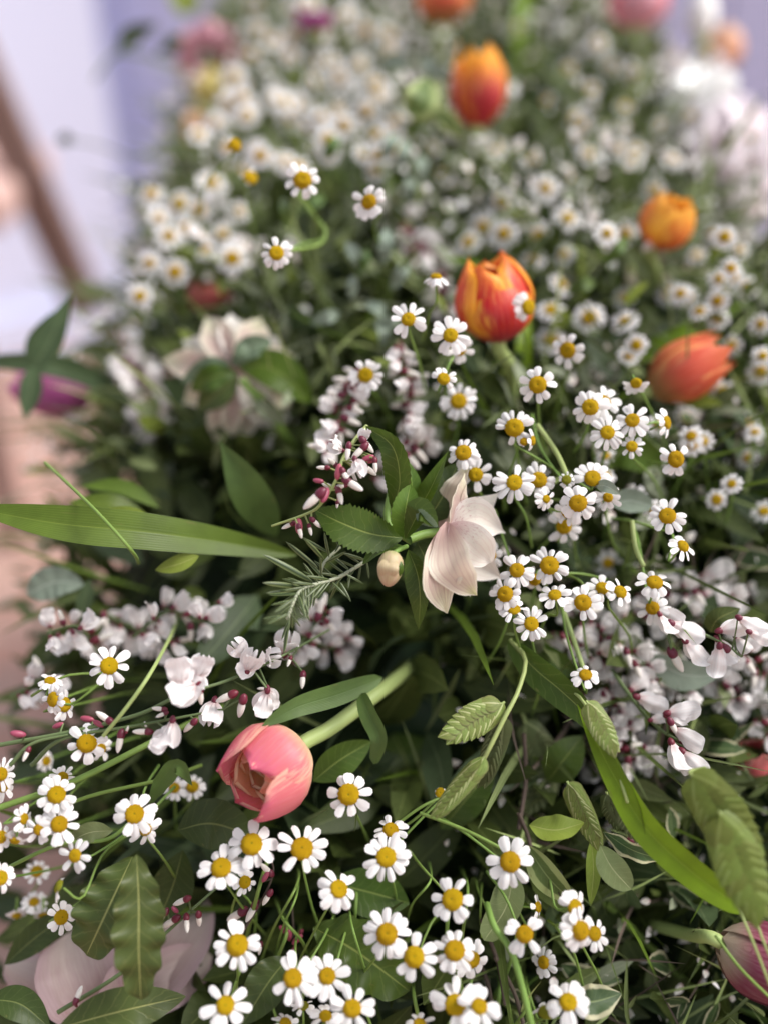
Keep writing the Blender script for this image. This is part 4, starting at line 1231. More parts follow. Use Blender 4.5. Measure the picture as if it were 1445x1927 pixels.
sheetpart(h, 'sepal', [(846, 985, .424), (878, 1015, .421), (905, 1040, .423), (924, 1058, .430)], 80, 'hell_in', roll=6, peak=.45, b=1.1, cup=.15, wave=.12, freq=2.4)
sheetpart(h, 'sepal', [(840, 982, .426), (846, 1040, .417), (864, 1085, .415), (896, 1120, .426)], 84, 'hell', roll=18, peak=.5, b=1.15, cup=.12, wave=.16, freq=2.3)
sheetpart(h, 'sepal', [(830, 995, .430), (826, 1060, .420), (827, 1105, .418), (840, 1154, .430)], 76, 'hell_back', roll=-18, peak=.52, b=1.15, cup=.2, wave=.15, freq=2.3)
for k in range(7):
    mb = MB()
    a, b = P(866, 1025, .436), P(872 + 4 * k, 1110 + rng.uniform(-8, 14), .436 + .002 * k)
    mb.tube(catmull([a, a.lerp(b, .5), b], 5), .00022, 4)
    part('stamen', mb, M['creamw'], h)
sheetpart(h, 'leaf', [(757, 1012, .432), (700, 1005, .426), (645, 985, .422), (594, 960, .426)], 84, 'bract', peak=.5, a=.7, b=.75, fold=.18, serr=.2, nserr=22, ns=66, roll=6)
sheetpart(h, 'leaf', [(738, 960, .438), (752, 905, .43), (738, 840, .424), (688, 802, .428)], 56, 'bract', peak=.45, b=.8, fold=.35, serr=.15, nserr=18, ns=36, roll=-20, cup=.1)
sheetpart(h, 'leaf', [(760, 1012, .43), (762, 965, .422), (772, 912, .424)], 58, 'bract_light', peak=.5, b=.7, fold=.3, serr=.15, nserr=12, ns=24, roll=10)
sheetpart(h, 'leaf', [(762, 1014, .428), (785, 970, .42), (795, 965, .419), (823, 992, .421)], 52, 'bract', peak=.5, b=.7, fold=.45, serr=.16, nserr=14, ns=28, roll=-25)
sheetpart(h, 'leaf', [(782, 960, .42), (800, 975, .418), (824, 992, .4195)], 30, 'bract_grey', peak=.4, b=.8, serr=.2, nserr=10, ns=20, roll=30)
sheetpart(h, 'leaf', [(768, 1035, .43), (785, 1080, .424), (790, 1125, .424), (787, 1184, .43)], 50, 'bract', peak=.42, b=.9, fold=.4, serr=.12, nserr=20, ns=40, roll=18)
sheetpart(h, 'leaf', [(785, 1020, .442), (806, 1070, .44), (800, 1130, .445)], 74, 'pitto_dark', peak=.45, b=.7, fold=.1)
sheetpart(h, 'leaf', [(770, 950, .442), (775, 910, .438), (764, 862, .44)], 34, 'bract_light', peak=.4, b=1.0, fold=.4, roll=35)
sheetpart(h, 'leaf', [(790, 955, .44), (812, 915, .436), (842, 850, .438)], 40, 'bract_light', peak=.35, b=1.0, fold=.4, roll=-35)
sheetpart(h, 'leaf', [(800, 985, .446), (835, 930, .444), (862, 872, .448)], 80, 'pitto_dark', peak=.5, b=.8, fold=.1, roll=10)
sheetpart(h, 'leaf', [(765, 1030, .43), (715, 1035, .428), (682, 1062, .43)], 30, 'bract_light', peak=.5, b=.7, fold=.3, roll=45)
tubepart(h, 'stem', [(775, 1020, .436), (730, 985, .44), (735, 930, .446), (745, 900, .46)], 14, 'stem')
tubepart(h, 'stem', [(770, 1015, .433), (800, 1005, .437), (840, 1000, .441)], 18, 'stem')
mb = MB()
mb.ball(T(P(734, 1070, .418)) @ frame(-FW, screen_dir(262)).to_4x4() @ Matrix.Diagonal((.0078, .0057, .0057, 1)), 12, 14, 0, lambda t: 1.12 - .3 * t)
M['beige'] = petalmat('bud_beige', (.46, .36, .20), tip=(.52, .33, .22), throat=(.30, .32, .12), streak=.6, trans=.1, veins=((.40, .22, .16), 40, .3))
part('bud', mb, M['beige'], h)
sheetpart(h, 'bud_sepal', [(738, 1046, .4155), (730, 1070, .4118), (728, 1096, .4165)], 40, 'beige', peak=.5, a=.6, b=.8, cup=-.35, roll=8)
sheetpart(h, 'bud_sepal', [(740, 1046, .4155), (748, 1070, .4135), (738, 1096, .4168)], 26, 'bract_light', peak=.5, a=.6, b=.9, cup=-.35, roll=-22)
tubepart(h, 'bud_stem', [(765, 1028, .428), (748, 1036, .421), (737, 1045, .419)], 9, 'stem')

h = thing('hellebore', 'blurred pink cream hellebore seen from behind at the left', 'hellebore', T(P(460, 690, .545)))
cx, cy, dh = 450, 700, .545
for i, (tx, ty, wd) in enumerate([(303, 678, 58), (345, 640, 62), (388, 596, 66), (435, 590, 62), (492, 598, 64), (528, 634, 56), (555, 668, 62), (548, 765, 56), (515, 805, 60), (455, 838, 74), (405, 832, 66), (345, 760, 60)]):
    sheetpart(h, 'sepal', [(cx, cy, dh - .004), ((cx + tx) / 2, (cy + ty) / 2, dh + (i % 2) * .004 - .006), (tx, ty, dh + .008)], wd, 'hell_in' if i in (1, 3, 5, 8) else 'hell_back', peak=.58, a=.9, b=1.2, cup=.15, roll=rng.uniform(-12, 12), wave=.05)
sheetpart(h, 'leaf', [(450, 690, .535), (500, 690, .528), (545, 715, .528), (586, 758, .535)], 74, 'bract_light', peak=.5, b=.8, fold=.25, roll=-14)
sheetpart(h, 'leaf', [(445, 680, .533), (470, 655, .528), (512, 642, .53)], 44, 'bract_grey', peak=.5, b=.6)
sheetpart(h, 'leaf', [(440, 690, .53), (455, 668, .525), (462, 640, .527)], 34, 'bract_grey', peak=.5, roll=30)
sheetpart(h, 'leaf', [(445, 700, .53), (400, 710, .525), (360, 735, .53)], 48, 'bract', peak=.5, wave=.15, freq=2)
sheetpart(h, 'leaf', [(435, 685, .53), (390, 690, .527), (340, 722, .535)], 34, 'bract_grey', peak=.5, wave=.15)
sheetpart(h, 'leaf', [(450, 705, .532), (410, 740, .53), (372, 770, .535)], 54, 'pitto', peak=.5)
tubepart(h, 'stem', [(455, 715, .53), (500, 765, .53), (535, 815, .54), (560, 850, .56)], 16, 'stem')

h = thing('hellebore', 'large mauve pink hellebore petals under the wavy leaves at the lower left', 'hellebore', T(P(190, 1900, .45)))
for px, wd, rl in [([(190, 1925, 0.480), (110, 1870, 0.470), (10, 1815, 0.480)], 90, 20), ([(200, 1930, 0.475), (160, 1850, 0.460), (130, 1755, 0.475)], 150, -10), ([(205, 1920, 0.485), (205, 1840, 0.480), (190, 1740, 0.490)], 130, 10), ([(230, 1900, 0.480), (310, 1800, 0.475), (385, 1680, 0.490)], 150, -15), ([(220, 1900, 0.470), (290, 1850, 0.466), (400, 1800, 0.480)], 110, 10), ([(205, 1930, 0.470), (230, 1870, 0.460), (250, 1800, 0.465)], 90, 10)]:
    sheetpart(h, 'sepal', px, wd, 'hell_mauve', roll=rl, peak=.6, a=.7, b=.55, cup=.25, wave=.04)

h = thing('hellebore', 'blurred mauve flower with dark centre at the top left', 'hellebore', T(P(395, 110, .9)))
for i in range(7):
    a = 360 / 7 * i + 20
    x, y = 395 + 62 * math.cos(rad(a)), 108 - 66 * math.sin(rad(a))
    sheetpart(h, 'sepal', [(395 + 14 * math.cos(rad(a)), 115 - 14 * math.sin(rad(a)), .91), ((395 + x) / 2, (112 + y) / 2, .89), (x, y, .9)], 62, 'mauve', peak=.6, a=.6, b=.5, cup=.25)
mb = MB()
mb.ball(T(P(395, 116, .905)) @ Matrix.Scale(.010, 4), 6, 8)
part('centre', mb, M['pitto_dark'], h)
tubepart(h, 'stem', [(395, 116, .91), (410, 180, .94), (430, 260, .98)], 14, 'stem')


def ruffle(label, x, y, r, d, mat, n=26, seed=1, name='peony', cat='flower'):
    rr = random.Random(seed)
    c = P(x, y, d)
    R = r * d / FPX
    t = thing(name, label, cat, T(c))
    for i in range(n):
        z = 1 - 1.5 * (i + .5) / n
        a = i * 2.399963
        q = math.sqrt(max(0, 1 - z * z))
        dr = (-FW * z + RT * (q * math.cos(a)) + UP * (q * math.sin(a))).normalized()
        side = dr.cross(UP).normalized()
        mb = MB()
        b = c + dr * R * .55 - UP * R * .3
        tip = c + dr * R * .95 + (RT * rr.uniform(-1, 1) + UP * rr.uniform(-.2, 1)) * R * .55
        mb.leaf([b, c + dr * R * .9, tip], R * .42, (dr + V((.3, 0, .6))).normalized(), ns=7, nu=4, peak=.65, a=.6, b=.4, cup=-.3, wave=.15)
        part('petal', mb, M[mat], t)
    mb = MB()
    mb.tube(catmull([c, c - V((0, 0, R * 1.2)), c - V((0, -.03, R * 3))], 6), .0025, 6)
    part('stem', mb, M['stem'], t)


ruffle('white petal ball standing in for a daylight spot above the sunlit mass top right', 1300, 190, 62, .80, 'creamw', seed=2)  # added white petals imitating a bright patch of daylight
ruffle('largest sunlit pale pink blossom at the right', 1352, 285, 84, .80, 'palepink', n=32, seed=3)
ruffle('lowest pale pink blossom of the sunlit mass at the right', 1385, 380, 56, .81, 'palepink', seed=4)
ruffle('small blush blossom beside the apricot tulip', 1338, 130, 30, .9, 'palepink', n=18, seed=5)
ruffle('small lilac white blossom left of the bright spot', 1265, 140, 28, .86, 'palepink', n=16, seed=6)
ruffle('blurred blush blossom in the middle right', 1235, 520, 58, .64, 'hell', n=22, seed=7)
ruffle('yellow blossom under the mauve flower at the top left', 420, 185, 44, .88, 'yellow', n=20, seed=8)
ruffle('peach blossom blurred at the upper left', 378, 245, 30, .85, 'apricot', n=14, seed=9)


# ------------------------------------------------------------------ white broom sprays
def egg(name, mat, shp, sx=.5, sy=.2, sz=.2, off=.5):
    mb = MB()
    mb.ball(T(V((off, 0, 0))) @ Matrix.Diagonal((sx, sy, sz, 1)), 8, 10, 0, shp)
    return mb.mesh(name, mat)


BUD = egg('bud', M['bud'], lambda t: 1.0 - .35 * t + .2 * math.sin(math.pi * t), .44, .155, .135, .56)
CALX = egg('calyx', M['calyx'], lambda t: .8 + .4 * t, .16, .12, .12, .10)
PINK = egg('bud', M['pinkbud'], None, .5, .22, .2, .5)
BLOOMS = []
for k in range(3):
    rr = random.Random(90 + k)
    mb = MB()
    Z = V((0, 0, 1))
    op = rr.uniform(.7, 1.1)
    mb.leaf([V((.12, 0, .03)), V((.45, 0, .20 * op)), V((.78, 0, .42 * op)), V((.95, 0, .66 * op))], .36, V((-.4, 0, 1)), ns=14, nu=8, peak=.62, a=.8, b=.35, fold=-.35, cup=.25, wave=.16, freq=2.5, ph=k, serr=.12, nserr=3)
    for s in (-1, 1):
        mb.leaf([V((.12, .05 * s, 0)), V((.5, .17 * s, -.02)), V((1.0, .16 * s, -.06))], .22, V((0, s * .8, .7)), ns=8, nu=4, peak=.6, a=.7, b=.5, cup=.25)
    mb.ball(T(V((.55, 0, -.08))) @ Matrix.Diagonal((.42, .10, .15, 1)), 7, 8)
    BLOOMS.append(mb.mesh('blossom', M['bloom']))
CLOSED = []
for k in range(3):
    rr = random.Random(190 + k)
    mb = MB()
    mb.leaf([V((.08, 0, .04)), V((.48, .03 * (k - 1), .2)), V((.84, .05 * (k - 1), .24)), V((1.04, .06 * (k - 1), .34 + .05 * k))], .31, V((-.2, .3 * (k - 1), 1)), ns=14, nu=8, peak=.58, a=.8, b=.6, fold=-.55, cup=.2, wave=.10, freq=2.2, ph=k)
    for s in (-1, 1):
        mb.leaf([V((.10, .03 * s, 0)), V((.5, .13 * s, .0)), V((.98, (.05 + .05 * k) * s, -.05))], .19, V((0, s, .7)), ns=10, nu=4, peak=.6, a=.7, b=.8, cup=-.25, wave=.06)
    mb.leaf([V((.1, 0, -.06)), V((.5, 0, -.13)), V((.88, 0, -.05))], .13, V((0, .3, -1)), ns=8, nu=4, peak=.6, cup=-.4)
    CLOSED.append(mb.mesh('blossom', M['bloom']))


def spray(label, stems, flowers, sw=8, name='broom_sprig', mat='stem_dark', seed=1, group=None):
    rr = random.Random(seed)
    t = thing(name, label, 'broom', T(P(*stems[0][0])), group)
    sm = MB()
    axis = []
    for st in stems:
        pts = catmull([P(*q) for q in st], 8 * len(st))
        axis += pts
        sm.tube(pts, [sw / 2 * st[0][2] / FPX * (1 - .5 * i / len(pts)) for i in range(len(pts))], 6)
    for fl in flowers:
        x, y, ang, ln, kind = fl[:5]
        near = min(axis, key=lambda q: (q - P(x, y, (q - CAM).dot(FW))).length)
        d = (near - CAM).dot(FW) + (fl[5] if len(fl) > 5 else rr.uniform(-.008, .004))
        dr = screen_dir(ang, rr.uniform(-20, 35))
        L = ln * d / FPX
        base = P(x, y, d) - dr * L * .5
        zz = (-FW + V((rr.uniform(-.7, .7), rr.uniform(-.3, .3), rr.uniform(-.2, .8)))).normalized()
        f = frame(zz.cross(dr).cross(dr) * -1, dr)       # x along the flower
        f = Matrix((dr, f.col[2].cross(dr), f.col[2])).transposed()
        M4 = T(base) @ f.to_4x4() @ Matrix.Scale(L, 4)
        if kind in 'oc':
            o = link('blossom', (CLOSED if kind == 'c' else BLOOMS)[rr.randrange(3)], t, M4)
            link('calyx', CALX, o, M4 @ Matrix.Scale(.9, 4))
        elif kind == 'k':
            link('bud', PINK, t, M4)
        else:
            o = link('bud', BUD, t, M4)
            link('calyx', CALX, o, M4 @ Matrix.Diagonal((1.6, 1.55, 1.55, 1)))
        sm.tube(catmull([near, near.lerp(base, .6) + dr * L * .05, base + dr * L * .05], 5), .00045, 4)
    part('stem', sm, M[mat], t)
    return t


spray('white broom sprig with maroon buds crossing the lower left', [
    [(0, 1402, .425), (130, 1378, .422), (260, 1345, .42), (340, 1308, .418), (430, 1280, .425), (530, 1235, .435), (620, 1185, .46)],
    [(20, 1440, .42), (60, 1400, .42), (130, 1382, .421)],
    [(60, 1440, .43), (120, 1390, .422), (260, 1365, .42), (420, 1335, .425)]], [
    (340, 1268, 100, 66, 'o', -.012), (352, 1300, 205, 66, 'o', -.012), (378, 1258, 75, 56, 'o', -.01), (365, 1285, 330, 52, 'o', -.01), (322, 1378, 262, 58, 'o', -.01), (308, 1388, 225, 46, 'o', -.008), (400, 1340, 262, 58, 'o'), (452, 1222, 130, 50, 'o'), (474, 1246, 62, 58, 'o'), (466, 1258, 200, 44, 'o'), (510, 1238, 15, 50, 'o'), (540, 1212, 78, 62, 'o', .004),
    (455, 1330, 255, 46, 'b'), (498, 1318, 250, 52, 'o'), (508, 1310, 280, 44, 'o'), (570, 1280, 268, 34, 'b'), (378, 1310, 272, 36, 'b'), (426, 1312, 205, 44, 'b'), (358, 1366, 225, 36, 'b'), (545, 1245, 250, 22, 'b'), (495, 1296, 180, 22, 'b'),
    (197, 1350, 148, 40, 'b'), (165, 1353, 170, 28, 'k'), (186, 1362, 330, 24, 'k'), (268, 1377, 178, 36, 'b'), (226, 1396, 262, 42, 'b'), (35, 1381, 165, 30, 'k'), (50, 1420, 250, 28, 'b'), (300, 1334, 170, 28, 'b'), (275, 1366, 110, 18, 'b'), (305, 1345, 200, 24, 'b'), (240, 1373, 70, 16, 'b'), (110, 1365, 200, 24, 'k')], 9, seed=3)
spray('broom sprig with cream pods and maroon buds by the hellebore', [
    [(690, 802, .436), (668, 828, .43), (646, 862, .425), (632, 905, .42), (603, 950, .42), (575, 968, .424), (512, 990, .428)]], [
    (634, 841, 150, 38, 'o'), (655, 850, 262, 34, 'b'), (676, 850, 225, 42, 'b'), (691, 838, 310, 38, 'b'), (672, 880, 285, 48, 'o'), (694, 884, 325, 38, 'b'), (692, 862, 200, 26, 'k'), (700, 866, 30, 22, 'k'), (706, 876, 275, 30, 'b'), (665, 912, 328, 48, 'b', -.008), (637, 888, 260, 32, 'k'), (608, 880, 178, 26, 'b'), (591, 940, 222, 54, 'b', -.01), (640, 934, 285, 36, 'b'), (635, 951, 270, 20, 'b'),
    (563, 990, 275, 34, 'k'), (543, 989, 205, 28, 'b'), (565, 1000, 285, 28, 'b'), (595, 984, 315, 28, 'b'), (584, 997, 285, 24, 'b'), (685, 820, 80, 30, 'o'), (620, 915, 160, 30, 'b'), (650, 895, 300, 34, 'b'), (660, 870, 120, 30, 'b'), (612, 932, 250, 34, 'k'), (626, 870, 140, 28, 'b'), (600, 905, 170, 22, 'k'), (642, 915, 200, 32, 'b')], 9, mat='stem_pale', seed=5)
spray('upper right broom sprig with large white blossoms', [
    [(1235, 1150, .445), (1300, 1184, .44), (1355, 1208, .436), (1395, 1236, .434)], [(1245, 1160, .443), (1255, 1190, .442), (1262, 1220, .44)]], [
    (1283, 1184, 332, 66, 'c'), (1262, 1158, 325, 60, 'c'), (1250, 1172, 300, 46, 'c'), (1302, 1222, 312, 60, 'c'), (1272, 1243, 300, 52, 'b'), (1308, 1200, 10, 42, 'b'), (1350, 1238, 268, 60, 'c'), (1360, 1222, 300, 56, 'c'), (1375, 1230, 318, 46, 'b'), (1375, 1182, 12, 60, 'c'), (1410, 1174, 330, 56, 'c'), (1394, 1212, 305, 42, 'c'), (1425, 1195, 340, 50, 'c')], 8, seed=7)
spray('lower right broom sprig with folded white blossoms', [
    [(1150, 1260, .47), (1200, 1330, .455), (1239, 1371, .445), (1286, 1402, .436), (1330, 1448, .43)]], [
    (1279, 1339, 8, 60, 'c'), (1272, 1352, 350, 46, 'c'), (1291, 1386, 330, 64, 'c'), (1266, 1368, 300, 38, 'b'), (1300, 1402, 338, 44, 'b'), (1272, 1421, 288, 62, 'c'), (1302, 1434, 312, 64, 'c'), (1285, 1432, 300, 50, 'c'), (1200, 1284, 40, 56, 'c'), (1218, 1318, 340, 62, 'c'), (1238, 1352, 10, 40, 'c')], 8, seed=9)
spray('blurred broom blossoms above the upper right sprig', [
    [(1290, 1150, .5), (1320, 1110, .5), (1330, 1060, .5)]], [(1344, 1076, 20, 60, 'c'), (1344, 1118, 0, 64, 'c'), (1338, 1145, 330, 60, 'c'), (1360, 1150, 350, 56, 'c'), (1300, 1130, 180, 50, 'c')], 7, seed=10)


def auto(label, stem, n, seed, ln=(30, 44), spread=32, sw=6, mix='oocb', group=None):
    n = int(n * 1.5)
    rr = random.Random(seed)
    pts = catmull([V(q) for q in stem], 40)
    fl = []
    for i in range(n):
        q = pts[int((i + .5) / n * 39)]
        side = 1 if i % 2 else -1
        t = pts[min(39, int((i + .5) / n * 39) + 1)] - q
        a = math.degrees(math.atan2(-t.y, t.x)) + side * rr.uniform(25, 95)
        ln_ = rr.uniform(*ln)
        fl.append((q.x + math.cos(rad(a)) * spread * rr.uniform(.3, 1), q.y - math.sin(rad(a)) * spread * rr.uniform(.3, 1), a, ln_, rr.choice(mix), rr.uniform(-.015, .015)))
    return spray(label, [stem], fl, sw, seed=seed, group=group)


auto('blurred white broom sprig right under the central daisies', [(1060, 1130, 0.498), (1130, 1190, 0.488), (1190, 1230, 0.478), (1240, 1290, 0.478)], 18, 21)
auto('blurred white broom sprig below the lone tilted daisy', [(1100, 1230, 0.498), (1150, 1310, 0.488), (1190, 1380, 0.488), (1230, 1440, 0.478)], 24, 22)
auto('blurred white broom sprig behind the long green blade', [(1090, 1400, 0.488), (1130, 1440, 0.488), (1160, 1540, 0.478), (1175, 1580, 0.478)], 12, 23)
auto('blurred white broom sprig behind the two right daisies', [(1100, 1190, 0.508), (1180, 1170, 0.498), (1270, 1150, 0.498), (1330, 1180, 0.498)], 16, 24)
auto('blurred white broom sprig along the right edge', [(1330, 1250, 0.488), (1390, 1230, 0.488), (1440, 1280, 0.488)], 10, 25)
auto('deep blurred broom sprig left of the folded white blossoms', [(1080, 1300, .49), (1140, 1350, .485), (1190, 1440, .48)], 18, 41)
auto('deep blurred broom sprig between the two right hand sprigs', [(1160, 1220, .495), (1230, 1260, .49), (1300, 1300, .485)], 18, 42)
auto('deep blurred broom sprig above the upper right sprig', [(1200, 1120, .51), (1290, 1110, .505), (1400, 1130, .50)], 16, 43)
auto('deep blurred broom sprig at the right below the upper sprig', [(1330, 1280, .50), (1390, 1310, .50), (1450, 1370, .49)], 14, 44)
auto('deep blurred broom sprig hugging the central daisies', [(1040, 1190, .49), (1090, 1220, .485), (1150, 1240, .48)], 14, 45)
auto('small blurred broom sprig right of the rosemary', [(560, 1180, .50), (620, 1220, .50), (660, 1200, .50)], 10, 46)
auto('deep blurred broom sprig over the left sprig', [(190, 1150, .50), (270, 1190, .495), (330, 1210, .49)], 12, 47)
auto('blurred broom blossoms at the left under the blade', [(90, 1190, 0.468), (150, 1180, 0.468), (190, 1240, .49)], 10, 26)
auto('blurred broom blossoms in the left middle', [(250, 1200, 0.478), (320, 1150, 0.478), (380, 1170, 0.478), (410, 1130, 0.478)], 13, 27)
auto('blurred broom blossoms beside the rosemary sprig', [(540, 1250, 0.468), (590, 1180, 0.478), (620, 1150, 0.478)], 10, 28)
auto('blurred broom blossoms at the left edge above the sprig', [(20, 1310, .48), (60, 1290, .48), (100, 1260, .48)], 5, 29)
auto('dense blurred broom sprig left of the hellebore seen from behind', [(230, 660, .60), (265, 720, .60), (290, 800, .61)], 24, 30, (34, 46), 28)
auto('soft white broom sprig just above the sharp podded one', [(680, 690, .49), (650, 760, .49), (610, 850, .48)], 20, 31, (28, 42), 30, mix='bbob')
auto('soft white broom sprig left of the soft daisy', [(745, 640, .5), (770, 730, .5), (770, 830, .5)], 18, 32, (28, 42), 26, mix='bob')
auto('blurred broom sprig in the dark upper middle', [(740, 370, .62), (770, 440, .61), (800, 500, .6)], 12, 33, (34, 44), 30, mix='ob')
auto('blurred broom sprig left of the red and yellow tulip', [(790, 450, .60), (830, 510, .59), (830, 590, .58)], 10, 34, (40, 52), 30)
auto('soft broom blossoms below the hellebore stem', [(700, 900, .5), (760, 860, .5), (800, 830, .5)], 8, 35, (34, 46), 24)
auto('blurred broom blossoms below the hellebore seen from behind', [(440, 850, .57), (510, 820, .57), (560, 800, .57)], 8, 36, (36, 46), 24)
auto('blurred broom sprig on the far right slope', [(1300, 420, .72), (1350, 460, .72), (1400, 440, .72)], 10, 37, (34, 44), 30)
spray('dark broom stem with maroon buds beside the front wavy leaf', [
    [(110, 1905, .42), (230, 1830, .42), (330, 1740, .425), (420, 1660, .435)]], [
    (305, 1727, 235, 36, 'b'), (322, 1735, 215, 40, 'b'), (342, 1696, 205, 36, 'b'), (352, 1738, 282, 34, 'b'), (375, 1730, 270, 34, 'b'), (148, 1872, 70, 34, 'b'), (142, 1888, 110, 16, 'b'), (330, 1712, 120, 22, 'k')], 10, seed=11)
spray('broom twig with loose pods among the foreground daisies', [
    [(440, 1780, .44), (490, 1700, .435), (515, 1640, .43), (500, 1600, .43)]], [(502, 1636, 130, 36, 'b'), (503, 1690, 240, 34, 'b'), (474, 1716, 240, 42, 'b'), (446, 1722, 215, 50, 'b'), (500, 1650, 60, 24, 'k'), (490, 1785, 260, 24, 'b')], 6, seed=12, mat='wood')
spray('broom twig with dark maroon buds in the foreground shade', [
    [(560, 1900, .45), (555, 1790, .45), (550, 1700, .455)]], [(545, 1760, 90, 26, 'k'), (560, 1768, 40, 26, 'k'), (553, 1790, 250, 24, 'k'), (535, 1750, 150, 24, 'k'), (566, 1755, 60, 20, 'k')], 6, seed=13, mat='wood')


# ------------------------------------------------------------------ sea oats
mb = MB()
mb.leaf([V((0, 0, 0)), V((.5, 0, .10)), V((1, 0, .02))], .36, V((0, 0, 1)), ns=8, nu=4, peak=.4, a=.7, b=1.0, fold=-.3)
SCALE = mb.mesh('scale', M['oat'])
SCALED = SCALE.copy()
SCALED.materials[0] = M['oat_dark']
SCALES = SCALE.copy()
SCALES.materials[0] = M['oat_soft']


def spikelet(parent, base, tip, wpx, npair=9, dark=False, roll=0):
    a, b = P(*base), P(*tip)
    ax = (b - a)
    L = ax.length
    ax.normalize()
    d = (base[2] + tip[2]) / 2
    n0 = (CAM - a).normalized()
    n0 = (n0 - ax * n0.dot(ax)).normalized()
    n0 = Matrix.Rotation(rad(roll), 3, ax) @ n0
    side = ax.cross(n0)
    hw = wpx / 2 * d / FPX
    m = MB()
    m.tube([a, a.lerp(b, .5), a.lerp(b, .9)], [.0006, .0005, .0003], 5)
    sp = part('spikelet', m, M['stem_pale'], parent)
    for i in range(npair * 2):
        t = (i + .3) / (npair * 2)
        s = 1 if i % 2 else -1
        wloc = hw * (math.sin(math.pi * min(1, (t * .78 + .2))) ** .8)
        ln = L * .33 * (1 - .22 * t) + .001
        out = min(.95, wloc / ln * .95)
        dr = (ax * math.sqrt(max(.05, 1 - out * out)) + side * s * out).normalized()
        nn = (n0 + side * s * .35).normalized()
        y = nn.cross(dr).normalized()
        z = dr.cross(y)
        o = a + ax * (t * (L - ln * .72)) + n0 * (.0004 * (i % 2) + .0002)
        M4 = T(o) @ Matrix((dr, y, z)).transposed().to_4x4() @ Matrix.Diagonal((ln, ln * 1.0, ln * .8, 1))
        so_ = bpy.data.objects.new('scale', SCALES if dark == 's' else SCALED if dark else SCALE)
        COL.objects.link(so_)
        so_.parent = sp
        so_.matrix_local = WM[sp.name].inverted() @ M4
    return sp


t = thing('sea_oat_stalk', 'sea oat stalk with three pale green spikelets right of the dark centre', 'grass', T(P(988, 1238, .45)))
tubepart(t, 'stem', [(960, 1205, .455), (988, 1240, .44), (975, 1298, .428), (950, 1348, .42), (908, 1432, .416)], 8, 'stem_pale')
spikelet(t, (949, 1321, .424), (832, 1391, .416), 68)
spikelet(t, (948, 1345, .424), (905, 1480, .428), 50, dark=True, roll=35)
spikelet(t, (913, 1422, .416), (816, 1538, .412), 40, roll=40)
t = thing('sea_oat_stalk', 'sea oat stalk with spikelets hanging along the long bright blade', 'grass', T(P(1090, 1330, .43)))
tubepart(t, 'stem', [(1060, 1290, .44), (1098, 1322, .425), (1150, 1420, .416), (1180, 1510, .41)], 6, 'stem_pale')
spikelet(t, (1102, 1318, .418), (1158, 1420, .412), 48, roll=-8)
spikelet(t, (1066, 1470, .43), (1127, 1594, .424), 46, dark=False, roll=25)
spikelet(t, (1168, 1500, .415), (1212, 1588, .412), 60, dark=True)
spikelet(t, (1140, 1490, .43), (1165, 1560, .43), 46, dark=True, roll=20)
t = thing('sea_oat_stalk', 'sea oat stalk with two large soft spikelets at the lower right', 'grass', T(P(1300, 1440, .4)))
tubepart(t, 'stem', [(1325, 1445, .42), (1298, 1452, .40), (1302, 1462, .395)], 6, 'stem_pale')
spikelet(t, (1296, 1452, .392), (1425, 1620, .385), 104, dark='s', roll=10)
spikelet(t, (1352, 1525, .386), (1430, 1735, .38), 104, dark='s', roll=-10)
t = thing('sea_oat_stalk', 'sea oat stalk with dim spikelets behind the others', 'grass', T(P(985, 1350, .48)))
tubepart(t, 'stem', [(970, 1300, .49), (985, 1350, .48), (1042, 1440, .475)], 6, 'stem_pale')
spikelet(t, (985, 1355, .478), (1048, 1470, .474), 66, dark=True)
spikelet(t, (1040, 1445, .475), (984, 1530, .47), 70, dark=True)
spikelet(t, (900, 1230, .5), (884, 1302, .5), 28)
spikelet(t, (930, 1270, .5), (905, 1330, .5), 28, dark=True)

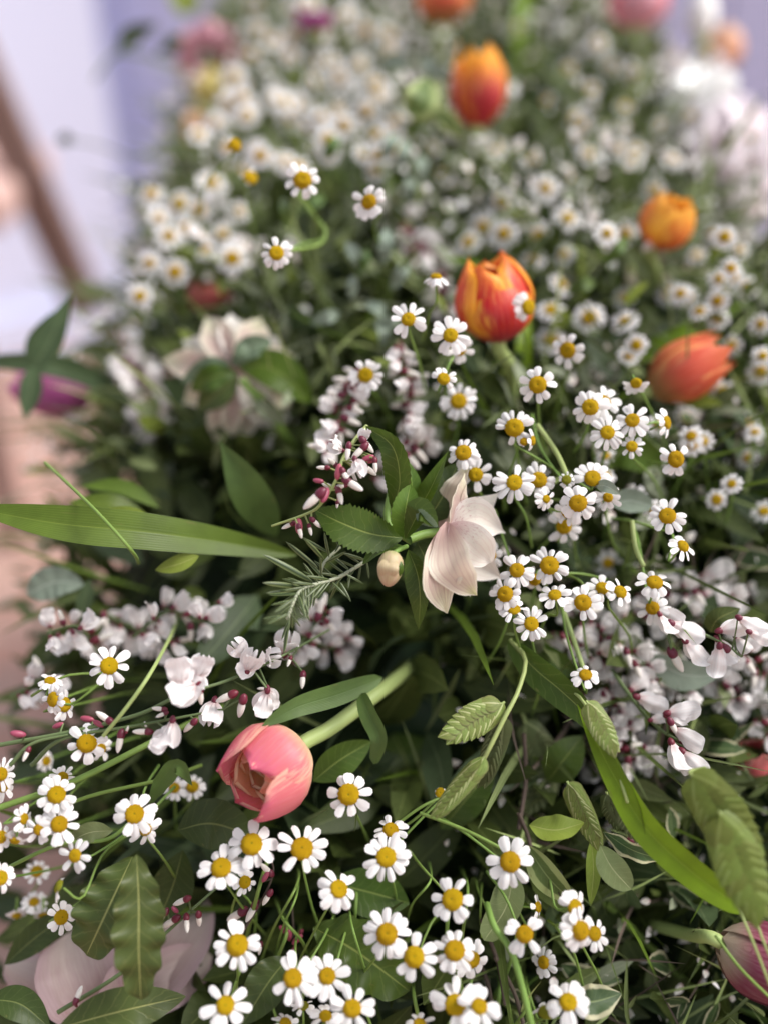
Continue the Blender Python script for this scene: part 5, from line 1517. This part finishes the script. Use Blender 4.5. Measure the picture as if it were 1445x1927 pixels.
# ------------------------------------------------------------------ rosemary
mb = MB()
mb.leaf([V((0, 0, 0)), V((.5, 0, .06)), V((1, 0, .02))], .055, V((0, 0, 1)), ns=8, nu=4, peak=.5, a=.4, b=.5, fold=-.5)
mb.leaf([V((0, 0, -.012)), V((.5, 0, .045)), V((1, 0, .01))], .05, V((0, 0, -1)), ns=6, nu=2, peak=.5, a=.4, b=.5)
NEED = mb.mesh('needle', M['rosemary'])


def needle(parent, x, y, d, ang, L, rr):
    dr = screen_dir(ang, rr.uniform(-25, 40))
    zz = (-FW + V((rr.uniform(-.5, .5), 0, rr.uniform(0, .6)))).normalized()
    y_ = zz.cross(dr).normalized()
    M4 = T(P(x, y, d)) @ Matrix((dr, y_, dr.cross(y_))).transposed().to_4x4() @ Matrix.Scale(L * d / FPX, 4)
    link('needle', NEED, parent, M4)


rr = random.Random(5)
t = thing('rosemary_sprig', 'rosemary sprig with narrow needles left of the hellebore bud', 'rosemary', T(P(680, 1060, .44)))
axis = [(690, 1055, .442), (640, 1085, .43), (600, 1098, .422), (570, 1108, .418), (552, 1135, .414), (542, 1165, .412)]
tubepart(t, 'stem', axis, 7, 'rosestem', 24)
tubepart(t, 'stem', [(600, 1098, .424), (610, 1060, .43), (640, 1030, .44)], 6, 'rosestem', 10)
ax = catmull([V(q) for q in axis], 26)
for i, q in enumerate(ax[:-1]):
    tg = ax[i + 1] - q
    ta = math.degrees(math.atan2(-tg.y, tg.x))
    for s in (-1, 1):
        needle(t, q.x, q.y, q.z - .001, ta + s * rr.uniform(18, 70), rr.uniform(34, 62) * (1.0 if i < 20 else .8), rr)
for (x, y, a, L) in [(590, 1095, 150, 110), (600, 1070, 140, 80), (612, 1055, 130, 70), (565, 1108, 185, 72), (570, 1105, 170, 90), (640, 1030, 120, 50), (630, 1040, 60, 46), (620, 1050, 100, 52), (612, 1060, 30, 52), (545, 1165, 262, 66), (548, 1160, 250, 50), (650, 1080, 330, 40), (640, 1095, 300, 44), (625, 1095, 315, 40), (605, 1085, 90, 44), (618, 1040, 150, 60)]:
    needle(t, x, y, .424, a, L, rr)
